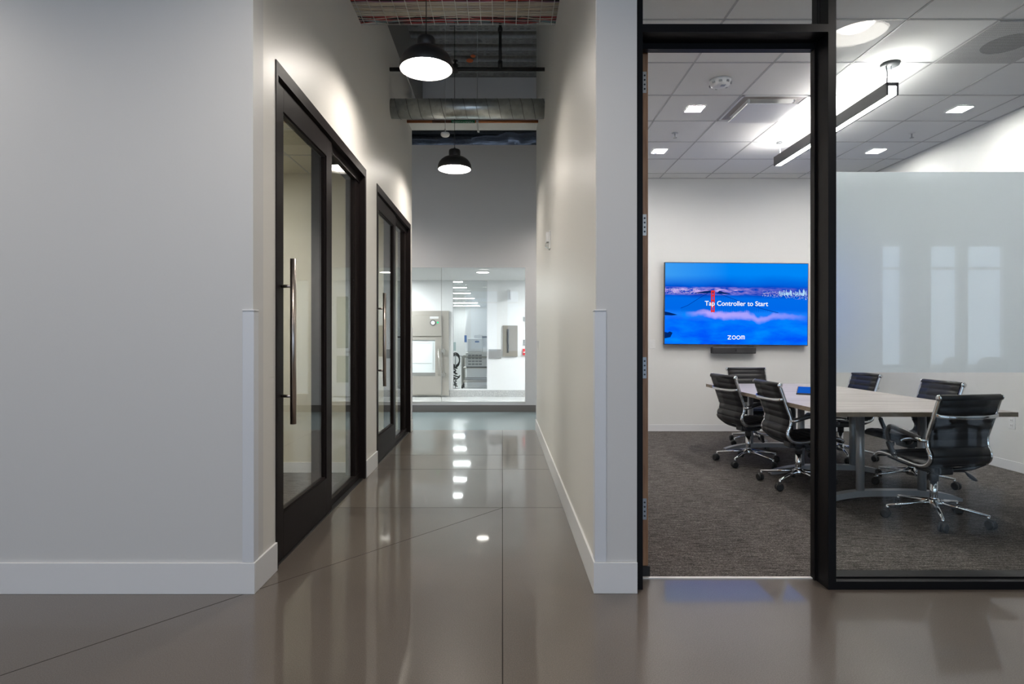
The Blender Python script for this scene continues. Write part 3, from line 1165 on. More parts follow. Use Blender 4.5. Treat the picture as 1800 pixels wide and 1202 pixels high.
switch((1.985, RY1, 1.154), 0, 'white light switch on the back wall left of the screen')
switch((XR, 7.45, 1.14), PI / 2 * -1, 'grey white switch plate at the far end of right hallway wall')
ol = thing('wall_outlet', 'white power outlet low on the right meeting room wall', 'outlet', (RX1, 5.47, 0.447))
obj('cover_plate', bx((-0.006, 0, -0.036, 0.036, -0.058, 0.058), bev=0.002), WHITE, ol)
for dz in (-0.024, 0.024):
    so = obj('socket', bx((-0.009, -0.005, -0.016, 0.016, dz - 0.016, dz + 0.016), bev=0.001), WHITE, ol)
    obj('slots', bx((-0.0095, -0.0085, -0.008, -0.005, dz - 0.006, dz + 0.006), (-0.0095, -0.0085, 0.005, 0.008, dz - 0.006, dz + 0.006)), DARK_P, so)

# ------------------------------------------------------------------ wall screen


def screen_mat():
    m = bpy.data.materials.new('screen_picture')
    m.use_nodes = True
    nt = m.node_tree
    nt.nodes.clear()
    ln = nt.links.new
    t = node(nt, 'ShaderNodeTexCoord')
    sx = node(nt, 'ShaderNodeSeparateXYZ')
    ln(t.outputs['Generated'], sx.inputs[0])
    u, v = sx.outputs[0], sx.outputs[2]
    vec = coords(nt, (2.2, 1, 3.0), 'Generated')
    n1 = noise(nt, vec, 1.6, 4, 0.5)
    vd = math_n(nt, 'ADD', v, math_n(nt, 'MULTIPLY', math_n(nt, 'SUBTRACT', n1, 0.5), 0.10))
    base = ramp(nt, vd, [(0.0, (0.0, 0.07, 0.92)), (0.14, (0.0, 0.10, 0.96)), (0.28, (0.0, 0.12, 0.96)), (0.36, (0.02, 0.17, 0.95)),
                         (0.42, (0.0, 0.14, 0.82)), (0.56, (0.0, 0.15, 0.82)), (0.62, (0.0, 0.05, 0.50)), (0.70, (0.0, 0.06, 0.55)),
                         (0.74, (0.0, 0.12, 0.72)), (0.86, (0.0, 0.24, 0.93)), (1.0, (0.0, 0.24, 0.90))])
    # haze in the sky, cloud texture in the fog
    hz = ramp(nt, noise(nt, coords(nt, (1.3, 1, 3), 'Generated'), 1.5, 2), [(0.5, (0, 0, 0)), (0.75, (1, 1, 1))])
    up = ramp(nt, v, [(0.72, (0, 0, 0)), (0.85, (1, 1, 1))])
    lf = ramp(nt, u, [(0.0, (1, 1, 1)), (0.45, (0, 0, 0))])
    c1 = mixc(nt, math_n(nt, 'MULTIPLY', math_n(nt, 'MULTIPLY', up, lf), 0.45), base, (0.10, 0.45, 0.85))
    fogn = ramp(nt, noise(nt, coords(nt, (3, 1, 5), 'Generated'), 1.7, 5, 0.55), [(0.35, (0, 0, 0)), (0.7, (1, 1, 1))])
    dn = ramp(nt, v, [(0.36, (1, 1, 1)), (0.44, (0, 0, 0))])
    c2 = mixc(nt, math_n(nt, 'MULTIPLY', math_n(nt, 'MULTIPLY', fogn, dn), 1.0), c1, (0.0, 0.25, 1.0))
    # pink fog crest lit by the city
    crest = math_n(nt, 'ADD', v, math_n(nt, 'MULTIPLY', math_n(nt, 'SUBTRACT', noise(nt, coords(nt, (3.4, 1, 2.2), 'Generated'), 1.5, 3), 0.5), 0.24))
    pk = ramp(nt, crest, [(0.305, (0, 0, 0)), (0.35, (1, 1, 1)), (0.375, (1, 1, 1)), (0.40, (0, 0, 0))])
    pu = ramp(nt, u, [(0.14, (0, 0, 0)), (0.30, (1, 1, 1)), (0.55, (0.85, 0.85, 0.85)), (0.90, (0.35, 0.35, 0.35)), (1.0, (0, 0, 0))])
    c3 = mixc(nt, math_n(nt, 'MULTIPLY', math_n(nt, 'MULTIPLY', pk, pu), 0.85), c2, (0.55, 0.42, 1.0))
    # band of glow and city lights
    gb = ramp(nt, v, [(0.60, (0, 0, 0)), (0.645, (1, 1, 1)), (0.675, (1, 1, 1)), (0.71, (0, 0, 0))])
    gu = ramp(nt, u, [(0.0, (0.9, 0.9, 0.9)), (0.4, (1, 1, 1)), (0.62, (0.4, 0.4, 0.4)), (1.0, (0.1, 0.1, 0.1))])
    gn = ramp(nt, noise(nt, coords(nt, (9, 1, 22), 'Generated'), 2.2, 3), [(0.38, (0, 0, 0)), (0.66, (1, 1, 1))])
    c4 = mixc(nt, math_n(nt, 'MULTIPLY', math_n(nt, 'MULTIPLY', gb, gu), math_n(nt, 'MULTIPLY', gn, 0.9)), c3, (0.72, 0.50, 0.95))
    vo = node(nt, 'ShaderNodeTexVoronoi')
    vo.inputs['Scale'].default_value = 1.0
    ln(coords(nt, (210, 1, 120), 'Generated'), vo.inputs['Vector'])
    dot = math_n(nt, 'LESS_THAN', vo.outputs['Distance'], 0.36)
    hi = node(nt, 'ShaderNodeSeparateColor')
    ln(vo.outputs['Color'], hi.inputs[0])
    keep = math_n(nt, 'GREATER_THAN', hi.outputs[0], 0.50)
    vs_ = math_n(nt, 'ADD', v, math_n(nt, 'MULTIPLY', math_n(nt, 'MAXIMUM', math_n(nt, 'SUBTRACT', u, 0.5), 0.0), 0.13))
    lb = ramp(nt, vs_, [(0.615, (0, 0, 0)), (0.628, (1, 1, 1)), (0.672, (1, 1, 1)), (0.70, (0, 0, 0))])
    lr = ramp(nt, u, [(0.0, (1, 1, 1)), (0.24, (0, 0, 0)), (0.60, (0, 0, 0)), (0.68, (1, 1, 1))], 'CONSTANT')
    ds = math_n(nt, 'MULTIPLY', math_n(nt, 'MULTIPLY', dot, keep), math_n(nt, 'MULTIPLY', lb, lr))
    c5 = mixc(nt, ds, c4, (0.95, 0.92, 1.0))
    e = node(nt, 'ShaderNodeEmission')
    e.inputs[1].default_value = 1.0
    ln(c5, e.inputs[0])
    o = node(nt, 'ShaderNodeOutputMaterial')
    ln(e.outputs[0], o.inputs[0])
    return m


TW, TH = 1.885, 1.082
tv = thing('wall_screen', 'large wall mounted screen showing a red bridge tower above blue fog', 'screen', (3.064, RY1, 1.682))
tv.rotation_euler = (0, math.radians(0.5), 0)
ty = -0.085
obj('bezel', bx((-TW / 2, TW / 2, ty, ty + 0.035, -TH / 2, TH / 2), bev=0.002), DARK_P, tv)
obj('mount', bx((-0.35, 0.35, ty + 0.035, -0.002, -0.25, 0.25)), BLACK, tv)
IW, IH = TW - 0.016, TH - 0.018
b = bmesh.new()
b.faces.new([b.verts.new(v) for v in ((-IW / 2, ty - 0.0015, -IH / 2 + 0.002), (IW / 2, ty - 0.0015, -IH / 2 + 0.002), (IW / 2, ty - 0.0015, IH / 2), (-IW / 2, ty - 0.0015, IH / 2))])
scr = obj('screen', b, screen_mat(), tv, auto=False)


def UV(u, v, d=0.003):
    return ((u - 0.5) * IW, ty - d, (v - 0.5) * IH)


def strip(bm, pts, w, d=0.003):
    for (a, c) in zip(pts, pts[1:]):
        A, B = Vector(UV(*a, d)), Vector(UV(*c, d))
        t = (B - A).normalized()
        nrm = Vector((-t.z, 0, t.x)) * (w / 2)
        bm.faces.new([bm.verts.new(A - nrm), bm.verts.new(B - nrm), bm.verts.new(B + nrm), bm.verts.new(A + nrm)])


E_TOWER = emission('picture_red', (0.80, 0.03, 0.03), 1.0)
E_NAVY = emission('picture_navy', (0.0, 0.03, 0.30), 1.0)
E_NAVY2 = emission('picture_dark', (0.0, 0.02, 0.14), 1.0)
E_TXT = emission('picture_white', (1, 1, 1), 1.0)
E_SUS = emission('picture_blue_line', (0.0, 0.10, 0.52), 1.0)
b = bmesh.new()
LT = [(0.11, 0.443), (0.16, 0.478), (0.21, 0.535), (0.26, 0.592), (0.30, 0.63), (0.334, 0.66)]
RT = [(0.334, 0.66), (0.38, 0.625), (0.44, 0.585), (0.52, 0.535), (0.60, 0.490), (0.68, 0.445), (0.795, 0.394)]
strip(b, LT, 0.006)
strip(b, RT, 0.006)
obj('bridge_cable', b, E_NAVY, scr)
b = bmesh.new()
for path in (LT, RT):
    for k in range(1, 30):
        t = k / 30
        uu = path[0][0] + (path[-1][0] - path[0][0]) * t
        for p, q in zip(path, path[1:]):
            if p[0] <= uu <= q[0]:
                vv = p[1] + (q[1] - p[1]) * (uu - p[0]) / (q[0] - p[0])
        if vv > 0.405:
            strip(b, [(uu, vv), (uu, 0.40)], 0.0022, 0.0025)
obj('bridge_hangers', b, E_SUS, scr)
b = bmesh.new()
strip(b, [(0.3265, 0.395), (0.3265, 0.664)], 0.017, 0.004)
strip(b, [(0.3435, 0.395), (0.3435, 0.664)], 0.017, 0.004)
for vv in (0.655, 0.60, 0.54, 0.475, 0.41):
    strip(b, [(0.322, vv), (0.348, vv)], 0.022, 0.0042)
obj('bridge_tower', b, E_TOWER, scr)
b = bmesh.new()
for (pts) in ([(0.0, 0.40), (0.0, 0.355), (0.05, 0.352), (0.09, 0.36), (0.06, 0.375), (0.03, 0.39)], [(0, 0.15), (0, 0.07), (0.04, 0.085), (0.055, 0.14), (0.035, 0.155), (0.02, 0.14)],
            [(0.20, 0.628), (0.34, 0.628), (0.34, 0.645), (0.315, 0.662), (0.27, 0.652), (0.23, 0.64)], [(0.36, 0.628), (0.47, 0.615), (0.42, 0.64), (0.38, 0.66)]):
    b.faces.new([b.verts.new(UV(u, v, 0.0022)) for u, v in pts])
obj('picture_hills', b, E_NAVY2, scr)
b = bmesh.new()
random.seed(3)
for k in range(70):
    u0 = 0.80 + 0.195 * random.random()
    h = 0.012 + 0.05 * random.random() * (1 if 0.81 < u0 < 0.9 or u0 > 0.94 else 0.5)
    wv = 0.003 + 0.004 * random.random()
    v0 = 0.60 + 0.03 * random.random()
    strip(b, [(u0, v0), (u0, v0 + h)], wv * IW * 0.7, 0.0026)
obj('picture_towers', b, emission('picture_city', (0.45, 0.72, 0.95), 1.0), scr)
tm = text_mesh('Tap Controller to Start', 0.0865, 0.0003)
o = obj('caption', tm, E_TXT, scr, loc=(0, ty - 0.005, (0.478 - 0.5) * IH), rot=(PI / 2, 0, 0))
# fit text width
wd = max(v.co.x for v in o.data.vertices) - min(v.co.x for v in o.data.vertices)
k = 0.443 * IW / wd
for v in o.data.vertices:
    v.co.x *= k
    v.co.y *= k
    dd = 0


def zoom_letters():
    """lower-case word drawn as round strokes: z o o m"""
    b = bmesh.new()
    h, r = 0.054, 0.0046
    def st(pts):
        tube(b, pts, r, 8)
    def arc(cx, cy, rad, a0, a1, n=22):
        return [(cx + rad * math.cos(a0 + (a1 - a0) * i / n), 0, cy + rad * math.sin(a0 + (a1 - a0) * i / n)) for i in range(n + 1)]
    rr = h / 2 - r
    st([(0.0, 0, h - r), (0.042, 0, h - r)])
    st([(0.042, 0, h - r), (0.002, 0, r)])
    st([(0.002, 0, r), (0.046, 0, r)])
    st(arc(0.082, h / 2, rr, 0, 2 * PI))
    st(arc(0.140, h / 2, rr, 0, 2 * PI))
    a = 0.0105
    st([(0.177, 0, 0.004), (0.177, 0, h - r - a)])
    st(arc(0.177 + a, h - r - a, a, PI, 0, 10) + [(0.177 + 2 * a, 0, 0.004)])
    st(arc(0.177 + 3 * a, h - r - a, a, PI, 0, 10) + [(0.177 + 4 * a, 0, 0.004)])
    bmesh.ops.scale(b, vec=(1, 0.12, 1), verts=b.verts)
    bmesh.ops.translate(b, vec=(-0.110, 0, -h / 2), verts=b.verts)
    return b


obj('logo_word', zoom_letters(), E_TXT, scr, loc=(0.0, ty - 0.004, (0.088 - 0.5) * IH))

sb_ = thing('soundbar', 'slim black camera bar mounted under the wall screen', 'camera bar', (3.035, RY1, 1.075))
obj('bar_body', bx((-0.285, 0.285, -0.10, -0.02, -0.042, 0.042), bev=0.008), DARK_P, sb_)
b = bmesh.new()
cyl(b, (0.015, -0.104, 0), (0.015, -0.099, 0), 0.014, 20)
obj('lens', b, BLACK, sb_)
obj('wall_bracket', bx((-0.06, 0.06, -0.02, 0, -0.02, 0.02)), BLACK, sb_)

# ------------------------------------------------------------------ meeting table
TX0, TX1, TY0, TY1, TZ = 2.285, 3.58, 4.065, 6.575, 0.725
tb = thing('meeting_table', 'long pale ash meeting table on silver arched legs', 'table', ((TX0 + TX1) / 2, (TY0 + TY1) / 2, 0))
cx, cyy = (TX0 + TX1) / 2, (TY0 + TY1) / 2
ht = 0.032
b = bx((TX0 - cx, TX1 - cx, TY0 - cyy, TY1 - cyy, TZ - ht, TZ))
to = obj('tabletop', b, [TABLE_W, TABLE_E], tb)
for f in to.data.polygons:
    if abs(f.normal.z) < 0.5:
        f.material_index = 1
for yb in (4.45, 5.33, 6.42):
    for s in (-1, 1):
        b = bmesh.new()
        cyl(b, (0.02 + s * 0.235, yb - cyy, 0.05), (0.02 + s * 0.235, yb - cyy, TZ - ht - 0.02), 0.029, 24)
        cyl(b, (0.02 + s * 0.235, yb - cyy, TZ - ht - 0.02), (0.02 + s * 0.235, yb - cyy, TZ - ht), 0.06, 24)
        obj('leg', b, ALU, tb)
    b = bmesh.new()
    pts_t, pts_b = [], []
    for i in range(25):
        t = -1 + 2 * i / 24
        x = 0.02 + t * 0.52
        zt = 0.028 + 0.062 * max(0, 1 - abs(t) ** 3.2)
        pts_t.append((x, zt))
        pts_b.append((x, max(0.006, zt - 0.045 - 0.0 * abs(t))))
    prism(b, pts_t + pts_b[::-1], 'y', yb - cyy - 0.032, yb - cyy + 0.032)
    obj('foot', b, ALU, tb)
    for t in (-1, 1):
        b = bmesh.new()
        cyl(b, (0.02 + t * 0.505, yb - cyy, 0.004), (0.02 + t * 0.505, yb - cyy, 0.010), 0.022, 16)
        obj('glide', b, RUBBER, tb)

tc = thing('touch_controller', 'blue lit tablet controller lying on the meeting table', 'tablet', (2.82, 5.33, TZ))
b = bmesh.new()
prism(b, [(-0.085, 0.0), (0.085, 0.0), (0.085, 0.058), (0.075, 0.062), (-0.085, 0.012)], 'x', -0.125, 0.125)
obj('stand_body', b, DARK_P, tc)
b = bmesh.new()
b.faces.new([b.verts.new(v) for v in ((-0.118, -0.08, 0.0165), (0.118, -0.08, 0.0165), (0.118, 0.068, 0.0625), (-0.118, 0.068, 0.0625))])
obj('display', b, emission('tablet_blue', (0.01, 0.12, 0.62), 0.8), tc, auto=False)
tc.rotation_euler = (0, 0, -0.55)


# ------------------------------------------------------------------ conference chairs
def conference_chair(label):
    ch = thing('conference_chair', label, 'chair', (0, 0, 0), 0, 'black ribbed conference chairs')
    prof2 = [(-0.262, 0.855), (-0.232, 0.765), (-0.198, 0.665), (-0.172, 0.585), (-0.176, 0.53), (-0.196, 0.485), (-0.192, 0.445), (-0.160, 0.413),
             (-0.10, 0.402), (0.02, 0.415), (0.15, 0.430), (0.215, 0.428), (0.245, 0.41)]
    path = smooth_path([(0, a, b) for a, b in prof2], 14)
    # arc length
    acc = [0.0]
    for p, q in zip(path, path[1:]):
        acc.append(acc[-1] + (q - p).length)
    hw = 0.212
    bm = bmesh.new()
    rows = []
    rib = 0.058
    for i, p in enumerate(path):
        t = (path[min(i + 1, len(path) - 1)] - path[max(i - 1, 0)]).normalized()
        nrm = Vector((0, -t.z, t.y))
        if i == 0:
            pass
        th = 0.006 + 0.010 * abs(math.sin(PI * acc[i] / rib)) ** 0.45
        row = []
        for x in (-hw, -hw * 0.5, 0, hw * 0.5, hw):
            row.append((bm.verts.new(p + Vector((x, 0, 0)) + nrm * th), bm.verts.new(p + Vector((x, 0, 0)) - nrm * th)))
        rows.append(row)
    for A, B in zip(rows, rows[1:]):
        for j in range(4):
            f = bm.faces.new((A[j][0], A[j + 1][0], B[j + 1][0], B[j][0])); f.smooth = True
            f = bm.faces.new((A[j][1], B[j][1], B[j + 1][1], A[j + 1][1])); f.smooth = True
        bm.faces.new((A[0][0], B[0][0], B[0][1], A[0][1]))
        bm.faces.new((A[4][0], A[4][1], B[4][1], B[4][0]))
    for Rr in (rows[0], rows[-1]):
        for j in range(4):
            bm.faces.new((Rr[j][0], Rr[j][1], Rr[j + 1][1], Rr[j + 1][0]))
    obj('ribbed_sling', bm, LEATHER, ch)
    bm = bmesh.new()
    cyl(bm, (-0.222, -0.262, 0.858), (0.222, -0.262, 0.858), 0.020, 20)
    rl = obj('top_roll', bm, LEATHER, ch)
    bm = bmesh.new()
    cyl(bm, (-0.214, 0.245, 0.410), (0.214, 0.245, 0.410), 0.018, 18)
    obj('front_roll', bm, LEATHER, ch)
    for s in (-1, 1):
        bm = bmesh.new()
        tube(bm, [p + Vector((s * 0.226, 0, 0)) for p in path], 0.0085, 10, ry=0.014)
        fr = obj('side_frame', bm, CHROME, ch)
        bm = bmesh.new()
        lathe(bm, [(0, 0.0), (0.019, 0.0), (0.021, 0.004), (0.017, 0.010), (0, 0.010)], 20)
        bmesh.ops.rotate(bm, cent=(0, 0, 0), matrix=Matrix.Rotation(s * PI / 2, 3, 'Y'), verts=bm.verts)
        bmesh.ops.translate(bm, vec=(s * 0.226, -0.262, 0.858), verts=bm.verts)
        obj('end_cap', bm, CHROME, fr)
    bm = bmesh.new()
    arcp = smooth_path([(-0.224, -0.222, 0.748), (-0.205, -0.262, 0.740), (-0.13, -0.285, 0.735), (0, -0.292, 0.733), (0.13, -0.285, 0.735), (0.205, -0.262, 0.740), (0.224, -0.222, 0.748)], 5)
    tube(bm, arcp, 0.006, 10, ry=0.013)
    obj('back_rail', bm, CHROME, ch)
    for s in (-1, 1):
        bm = bmesh.new()
        ap = smooth_path([(s * 0.245, -0.15, 0.578), (s * 0.268, -0.06, 0.612), (s * 0.272, 0.05, 0.632), (s * 0.272, 0.085, 0.615), (s * 0.272, 0.095, 0.57), (s * 0.262, 0.082, 0.50), (s * 0.242, 0.065, 0.436)], 6)
        tube(bm, ap, 0.011, 10, ry=0.018)
        ar = obj('armrest', bm, DARK_P, ch)
        bm = bmesh.new()
        tube(bm, [(s * 0.226, -0.172, 0.572), (s * 0.25, -0.158, 0.574), (s * 0.254, -0.10, 0.595)], [0.012, 0.011, 0.013], 10)
        obj('arm_bracket', bm, CHROME, ar)
        bm = bmesh.new()
        tube(bm, [(s * 0.226, 0.06, 0.420), (s * 0.243, 0.064, 0.430), (s * 0.244, 0.068, 0.452)], [0.012, 0.012, 0.014], 10)
        obj('arm_bracket', bm, CHROME, ar)
    bm = bmesh.new()
    tube(bm, smooth_path([(-0.222, -0.165, 0.412), (-0.15, -0.13, 0.375), (-0.06, -0.06, 0.352), (0.06, -0.06, 0.352), (0.15, -0.13, 0.375), (0.222, -0.165, 0.412)], 5), 0.010, 8, ry=0.014)
    tube(bm, smooth_path([(-0.222, 0.14, 0.420), (-0.12, 0.09, 0.372), (0, 0.06, 0.355), (0.12, 0.09, 0.372), (0.222, 0.14, 0.420)], 5), 0.010, 8, ry=0.014)
    box(bm, -0.055, 0.055, -0.10, 0.10, 0.325, 0.378, bev=0.012)
    cyl(bm, (0, 0, 0.27), (0, 0, 0.33), 0.030, 18)
    me_ = obj('seat_mechanism', bm, DARK_P, ch)
    bm = bmesh.new()
    tube(bm, [(0.05, 0.02, 0.345), (0.10, 0.01, 0.345), (0.105, 0.01, 0.325), (0.235, -0.01, 0.322)], 0.005, 8)
    tube(bm, smooth_path([(0.235, -0.01, 0.322), (0.27, -0.02, 0.29), (0.305, -0.03, 0.262)], 4), [0.007, 0.010, 0.014, 0.017, 0.019, 0.019, 0.018, 0.016, 0.010], 10, ry=0.005)
    obj('lever', bm, DARK_P, me_)
    bm = bmesh.new()
    cyl(bm, (0, 0, 0.10), (0, 0, 0.285), 0.023, 24)
    obj('gas_column', bm, CHROME, ch)
    bm = bmesh.new()
    lathe(bm, [(0, 0.085), (0.034, 0.085), (0.040, 0.10), (0.038, 0.135), (0.027, 0.150), (0.0, 0.150)], 28)
    obj('hub', bm, CHROME, ch)
    for k in range(5):
        a = math.radians(-54 + 72 * k)
        c, s = math.cos(a), math.sin(a)
        bm = bmesh.new()
        tube(bm, [(0.025 * c, 0.025 * s, 0.125), (0.15 * c, 0.15 * s, 0.108), (0.292 * c, 0.292 * s, 0.087)], [0.017, 0.0135, 0.0095], 8)
        cyl(bm, (0.288 * c, 0.288 * s, 0.094), (0.288 * c, 0.288 * s, 0.055), 0.009, 12)
        lg = obj('leg', bm, CHROME, ch)
        bm = bmesh.new()
        off = a + 0.9
        ax = Vector((math.cos(off), math.sin(off), 0))
        cc = Vector((0.300 * c, 0.300 * s, 0.0345))
        for q in (-1, 1):
            p0 = cc + ax * (q * 0.004)
            p1 = cc + ax * (q * 0.024)
            tube(bm, [p0, p0 + ax * (q * 0.004), p1 - ax * (q * 0.004), p1], [0.024, 0.0305, 0.0305, 0.022], 18)
        cyl(bm, cc + Vector((0, 0, 0.0)), cc + Vector((0, 0, 0.034)), 0.016, 12)
        cyl(bm, cc - ax * 0.02, cc + ax * 0.02, 0.012, 10)
        obj('caster', bm, RUBBER, lg)
    return ch


CZ = 0.004
c0 = conference_chair('black ribbed conference chair with its back to the glass, at the table near end')
c0.location = (2.93, 3.98, CZ)
c0.rotation_euler = (0, 0, math.radians(9))
dup(c0, (2.475, 4.90, CZ), math.radians(-90), 'black ribbed chair on the left long side of the table, closer to the doorway')
dup(c0, (2.42, 5.77, CZ), math.radians(-82), 'black ribbed chair on the left long side of the table, further from the doorway')
dup(c0, (2.93, 6.79, CZ), math.radians(180), 'black ribbed chair at the far end of the table, facing the camera under the screen')
dup(c0, (3.44, 4.93, CZ), math.radians(90), 'black ribbed chair on the right long side of the table, behind the near chair')
dup(c0, (3.47, 6.01, CZ), math.radians(90), 'black ribbed chair on the right long side of the table, next to the black mullion')

# ------------------------------------------------------------------ linear pendant and ceiling devices of the meeting room
lp = thing('linear_pendant', 'long dark linear pendant light glowing up and down over the table', 'pendant lamp', (2.983, 5.41, 3.097))
l2 = 0.93
b = bmesh.new()
box(b, -0.047, -0.030, -l2, l2, 0, 0.096)
box(b, 0.030, 0.047, -l2, l2, 0, 0.096)
box(b, -0.030, 0.030, -l2, l2, 0.070, 0.076)
box(b, -0.047, 0.047, l2 - 0.004, l2, 0, 0.096)
box(b, -0.047, 0.047, -l2, -l2 + 0.012, 0.076, 0.096)
obj('housing', b, mat('dark_grey_housing', (0.07, 0.068, 0.072), 0.4, 0.3), lp)
obj('lower_diffuser', bx((-0.030, 0.030, -l2 + 0.002, l2 - 0.006, 0.004, 0.066)), E_LIN, lp)
obj('upper_diffuser', bx((-0.028, 0.028, -l2 + 0.014, l2 - 0.006, 0.0765, 0.099)), E_LINUP, lp)
for yy in (-0.90, 0.90):
    b = bmesh.new()
    lathe(b, [(0, 0.235), (0.066 if yy < 0 else 0.03, 0.235), (0.066 if yy < 0 else 0.03, 0.253), (0, 0.253)], 28, (0, yy, 0))
    cn = obj('canopy', b, mat('canopy_grey', (0.07, 0.075, 0.08), 0.5), lp)
    b = bmesh.new()
    cyl(b, (0.01, yy, 0.09), (0.01, yy, 0.24), 0.0022, 8)
    if yy < 0:
        tube(b, smooth_path([(-0.03, yy, 0.236), (-0.022, yy, 0.19), (-0.028, yy - 0.01, 0.14), (-0.035, yy - 0.02, 0.09)], 5), 0.005, 8)
    obj('suspension_cable', b, GREY_P, cn)

GDL = 'square recessed downlights of the meeting room'
for (x, y, lab) in ((1.77, 5.39, 'square downlight beside the ceiling air diffuser, upper left of the meeting room'),
                    (1.77, 6.61, 'square downlight near the top left corner of the back wall'),
                    (4.215, 5.40, 'square downlight near the right wall, closer to the glass'),
                    (4.215, 6.61, 'square downlight near the right wall, closer to the back wall'),
                    (1.77, 4.19, 'square downlight just under the black door head')):
    d = thing('recessed_downlight', lab, 'ceiling light', (x, y, RZ - 0.004), 0, GDL)
    q = 0.072
    obj('trim_ring', bx((-q - 0.008, q + 0.008, -q - 0.008, -q, -0.004, 0.003), (-q - 0.008, q + 0.008, q, q + 0.008, -0.004, 0.003), (-q - 0.008, -q, -q, q, -0.004, 0.003), (q, q + 0.008, -q, q, -0.004, 0.003)), WHITE, d)
    obj('lens', bx((-q, q, -q, q, -0.002, 0.002)), E_DOWN, d)

ap = thing('access_point', 'round white ceiling device with dark vents above the doorway', 'ceiling device', (1.785, 4.80, RZ - 0.003))
b = bmesh.new()
lathe(b, [(0, -0.052), (0.05, -0.050), (0.075, -0.038), (0.086, -0.015), (0.088, 0.0), (0, 0.0)], 40)
obj('device_body', b, WHITE, ap)
b = bmesh.new()
for a in (-2.6, -1.9, -1.1, -0.4, 0.6, 1.6, 2.5):
    b2 = (0.076 * math.cos(a), 0.076 * math.sin(a))
    cyl(b, (b2[0], b2[1], -0.036), (b2[0] * 1.05, b2[1] * 1.05, -0.022), 0.013, 8)
box(b, -0.005, 0.03, -0.045, -0.01, -0.0525, -0.048)
obj('vents', b, GREY_P, ap)

ad = thing('air_diffuser', 'square plaque air diffuser set in the meeting room ceiling', 'air vent', (2.384, 5.385, RZ))
q = 0.295
b = bmesh.new()
box(b, -q, q, -q, -q + 0.02, -0.008, 0.0)
box(b, -q, q, q - 0.02, q, -0.008, 0.0)
box(b, -q, -q + 0.02, -q, q, -0.008, 0.0)
box(b, q - 0.02, q, -q, q, -0.008, 0.0)
obj('outer_frame', b, WHITE, ad)
b = bmesh.new()
p0, p1 = 0.272, 0.215
A = [b.verts.new(v) for v in ((-p0, -p0, -0.004), (p0, -p0, -0.004), (p0, p0, -0.004), (-p0, p0, -0.004))]
B = [b.verts.new(v) for v in ((-p1, -p1, -0.0015), (p1, -p1, -0.0015), (p1, p1, -0.0015), (-p1, p1, -0.0015))]
for i in range(4):
    b.faces.new((A[i], A[(i + 1) % 4], B[(i + 1) % 4], B[i]))
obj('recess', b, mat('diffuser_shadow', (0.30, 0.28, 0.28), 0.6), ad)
b = bmesh.new()
box(b, -0.225, 0.225, -0.225, 0.225, -0.052, -0.044)
for (sx, sy) in ((-1, -1), (1, -1), (1, 1), (-1, 1)):
    cyl(b, (sx * 0.2, sy * 0.2, -0.045), (sx * 0.2, sy * 0.2, -0.002), 0.006, 8)
obj('plaque', b, WHITE, ad)

for (x, y, lab) in ((1.78, 6.04, 'tiny ceiling sprinkler between the two left downlights'), (4.22, 6.04, 'tiny ceiling sprinkler between the two right downlights')):
    sh = thing('sprinkler', lab, 'sprinkler', (x, y, RZ - 0.003), 0, 'ceiling sprinklers of the meeting room')
    b = bmesh.new()
    lathe(b, [(0, -0.004), (0.03, -0.004), (0.032, 0.0), (0, 0.0)], 20)
    obj('escutcheon', b, WHITE, sh)
    b = bmesh.new()
    cyl(b, (0, 0, -0.003), (0, 0, -0.045), 0.006, 10)
    lathe(b, [(0, -0.048), (0.02, -0.048), (0.02, -0.045), (0, -0.045)], 14)
    obj('head', b, GREY_P, sh)

pg = thing('perforated_grille', 'perforated square ceiling grille with a dark round duct behind it', 'air vent', (3.605, 4.19, RZ - 0.002))
obj('grille_panel', bx((-0.30, 0.30, -0.298, 0.298, -0.006, 0.0)), PERF, pg)
b = bmesh.new()
lathe(b, [(0, -0.0068), (0.15, -0.0068), (0.15, -0.0062), (0, -0.0062)], 40, smooth=False)
o = obj('duct_opening', b, mat('perforated_dark', (0.2, 0.2, 0.2), 0.6), pg)
nt, ns, ln, bs = nodes_of(o.data.materials[0])
srcn = MATS['perforated_white'].node_tree
v = coords(nt, (100, 100, 100))
fr = node(nt, 'ShaderNodeVectorMath', operation='FRACTION'); ln.new(v, fr.inputs[0])
s2 = node(nt, 'ShaderNodeVectorMath', operation='SUBTRACT'); s2.inputs[1].default_value = (0.5, 0.5, 0); ln.new(fr.outputs[0], s2.inputs[0])
sx = node(nt, 'ShaderNodeSeparateXYZ'); ln.new(s2.outputs[0], sx.inputs[0])
r2 = math_n(nt, 'ADD', math_n(nt, 'MULTIPLY', sx.outputs[0], sx.outputs[0]), math_n(nt, 'MULTIPLY', sx.outputs[1], sx.outputs[1]))
ln.new(mixc(nt, math_n(nt, 'LESS_THAN', r2, 0.14), (0.50, 0.50, 0.50), (0.03, 0.03, 0.03)), bs.inputs['Base Color'])

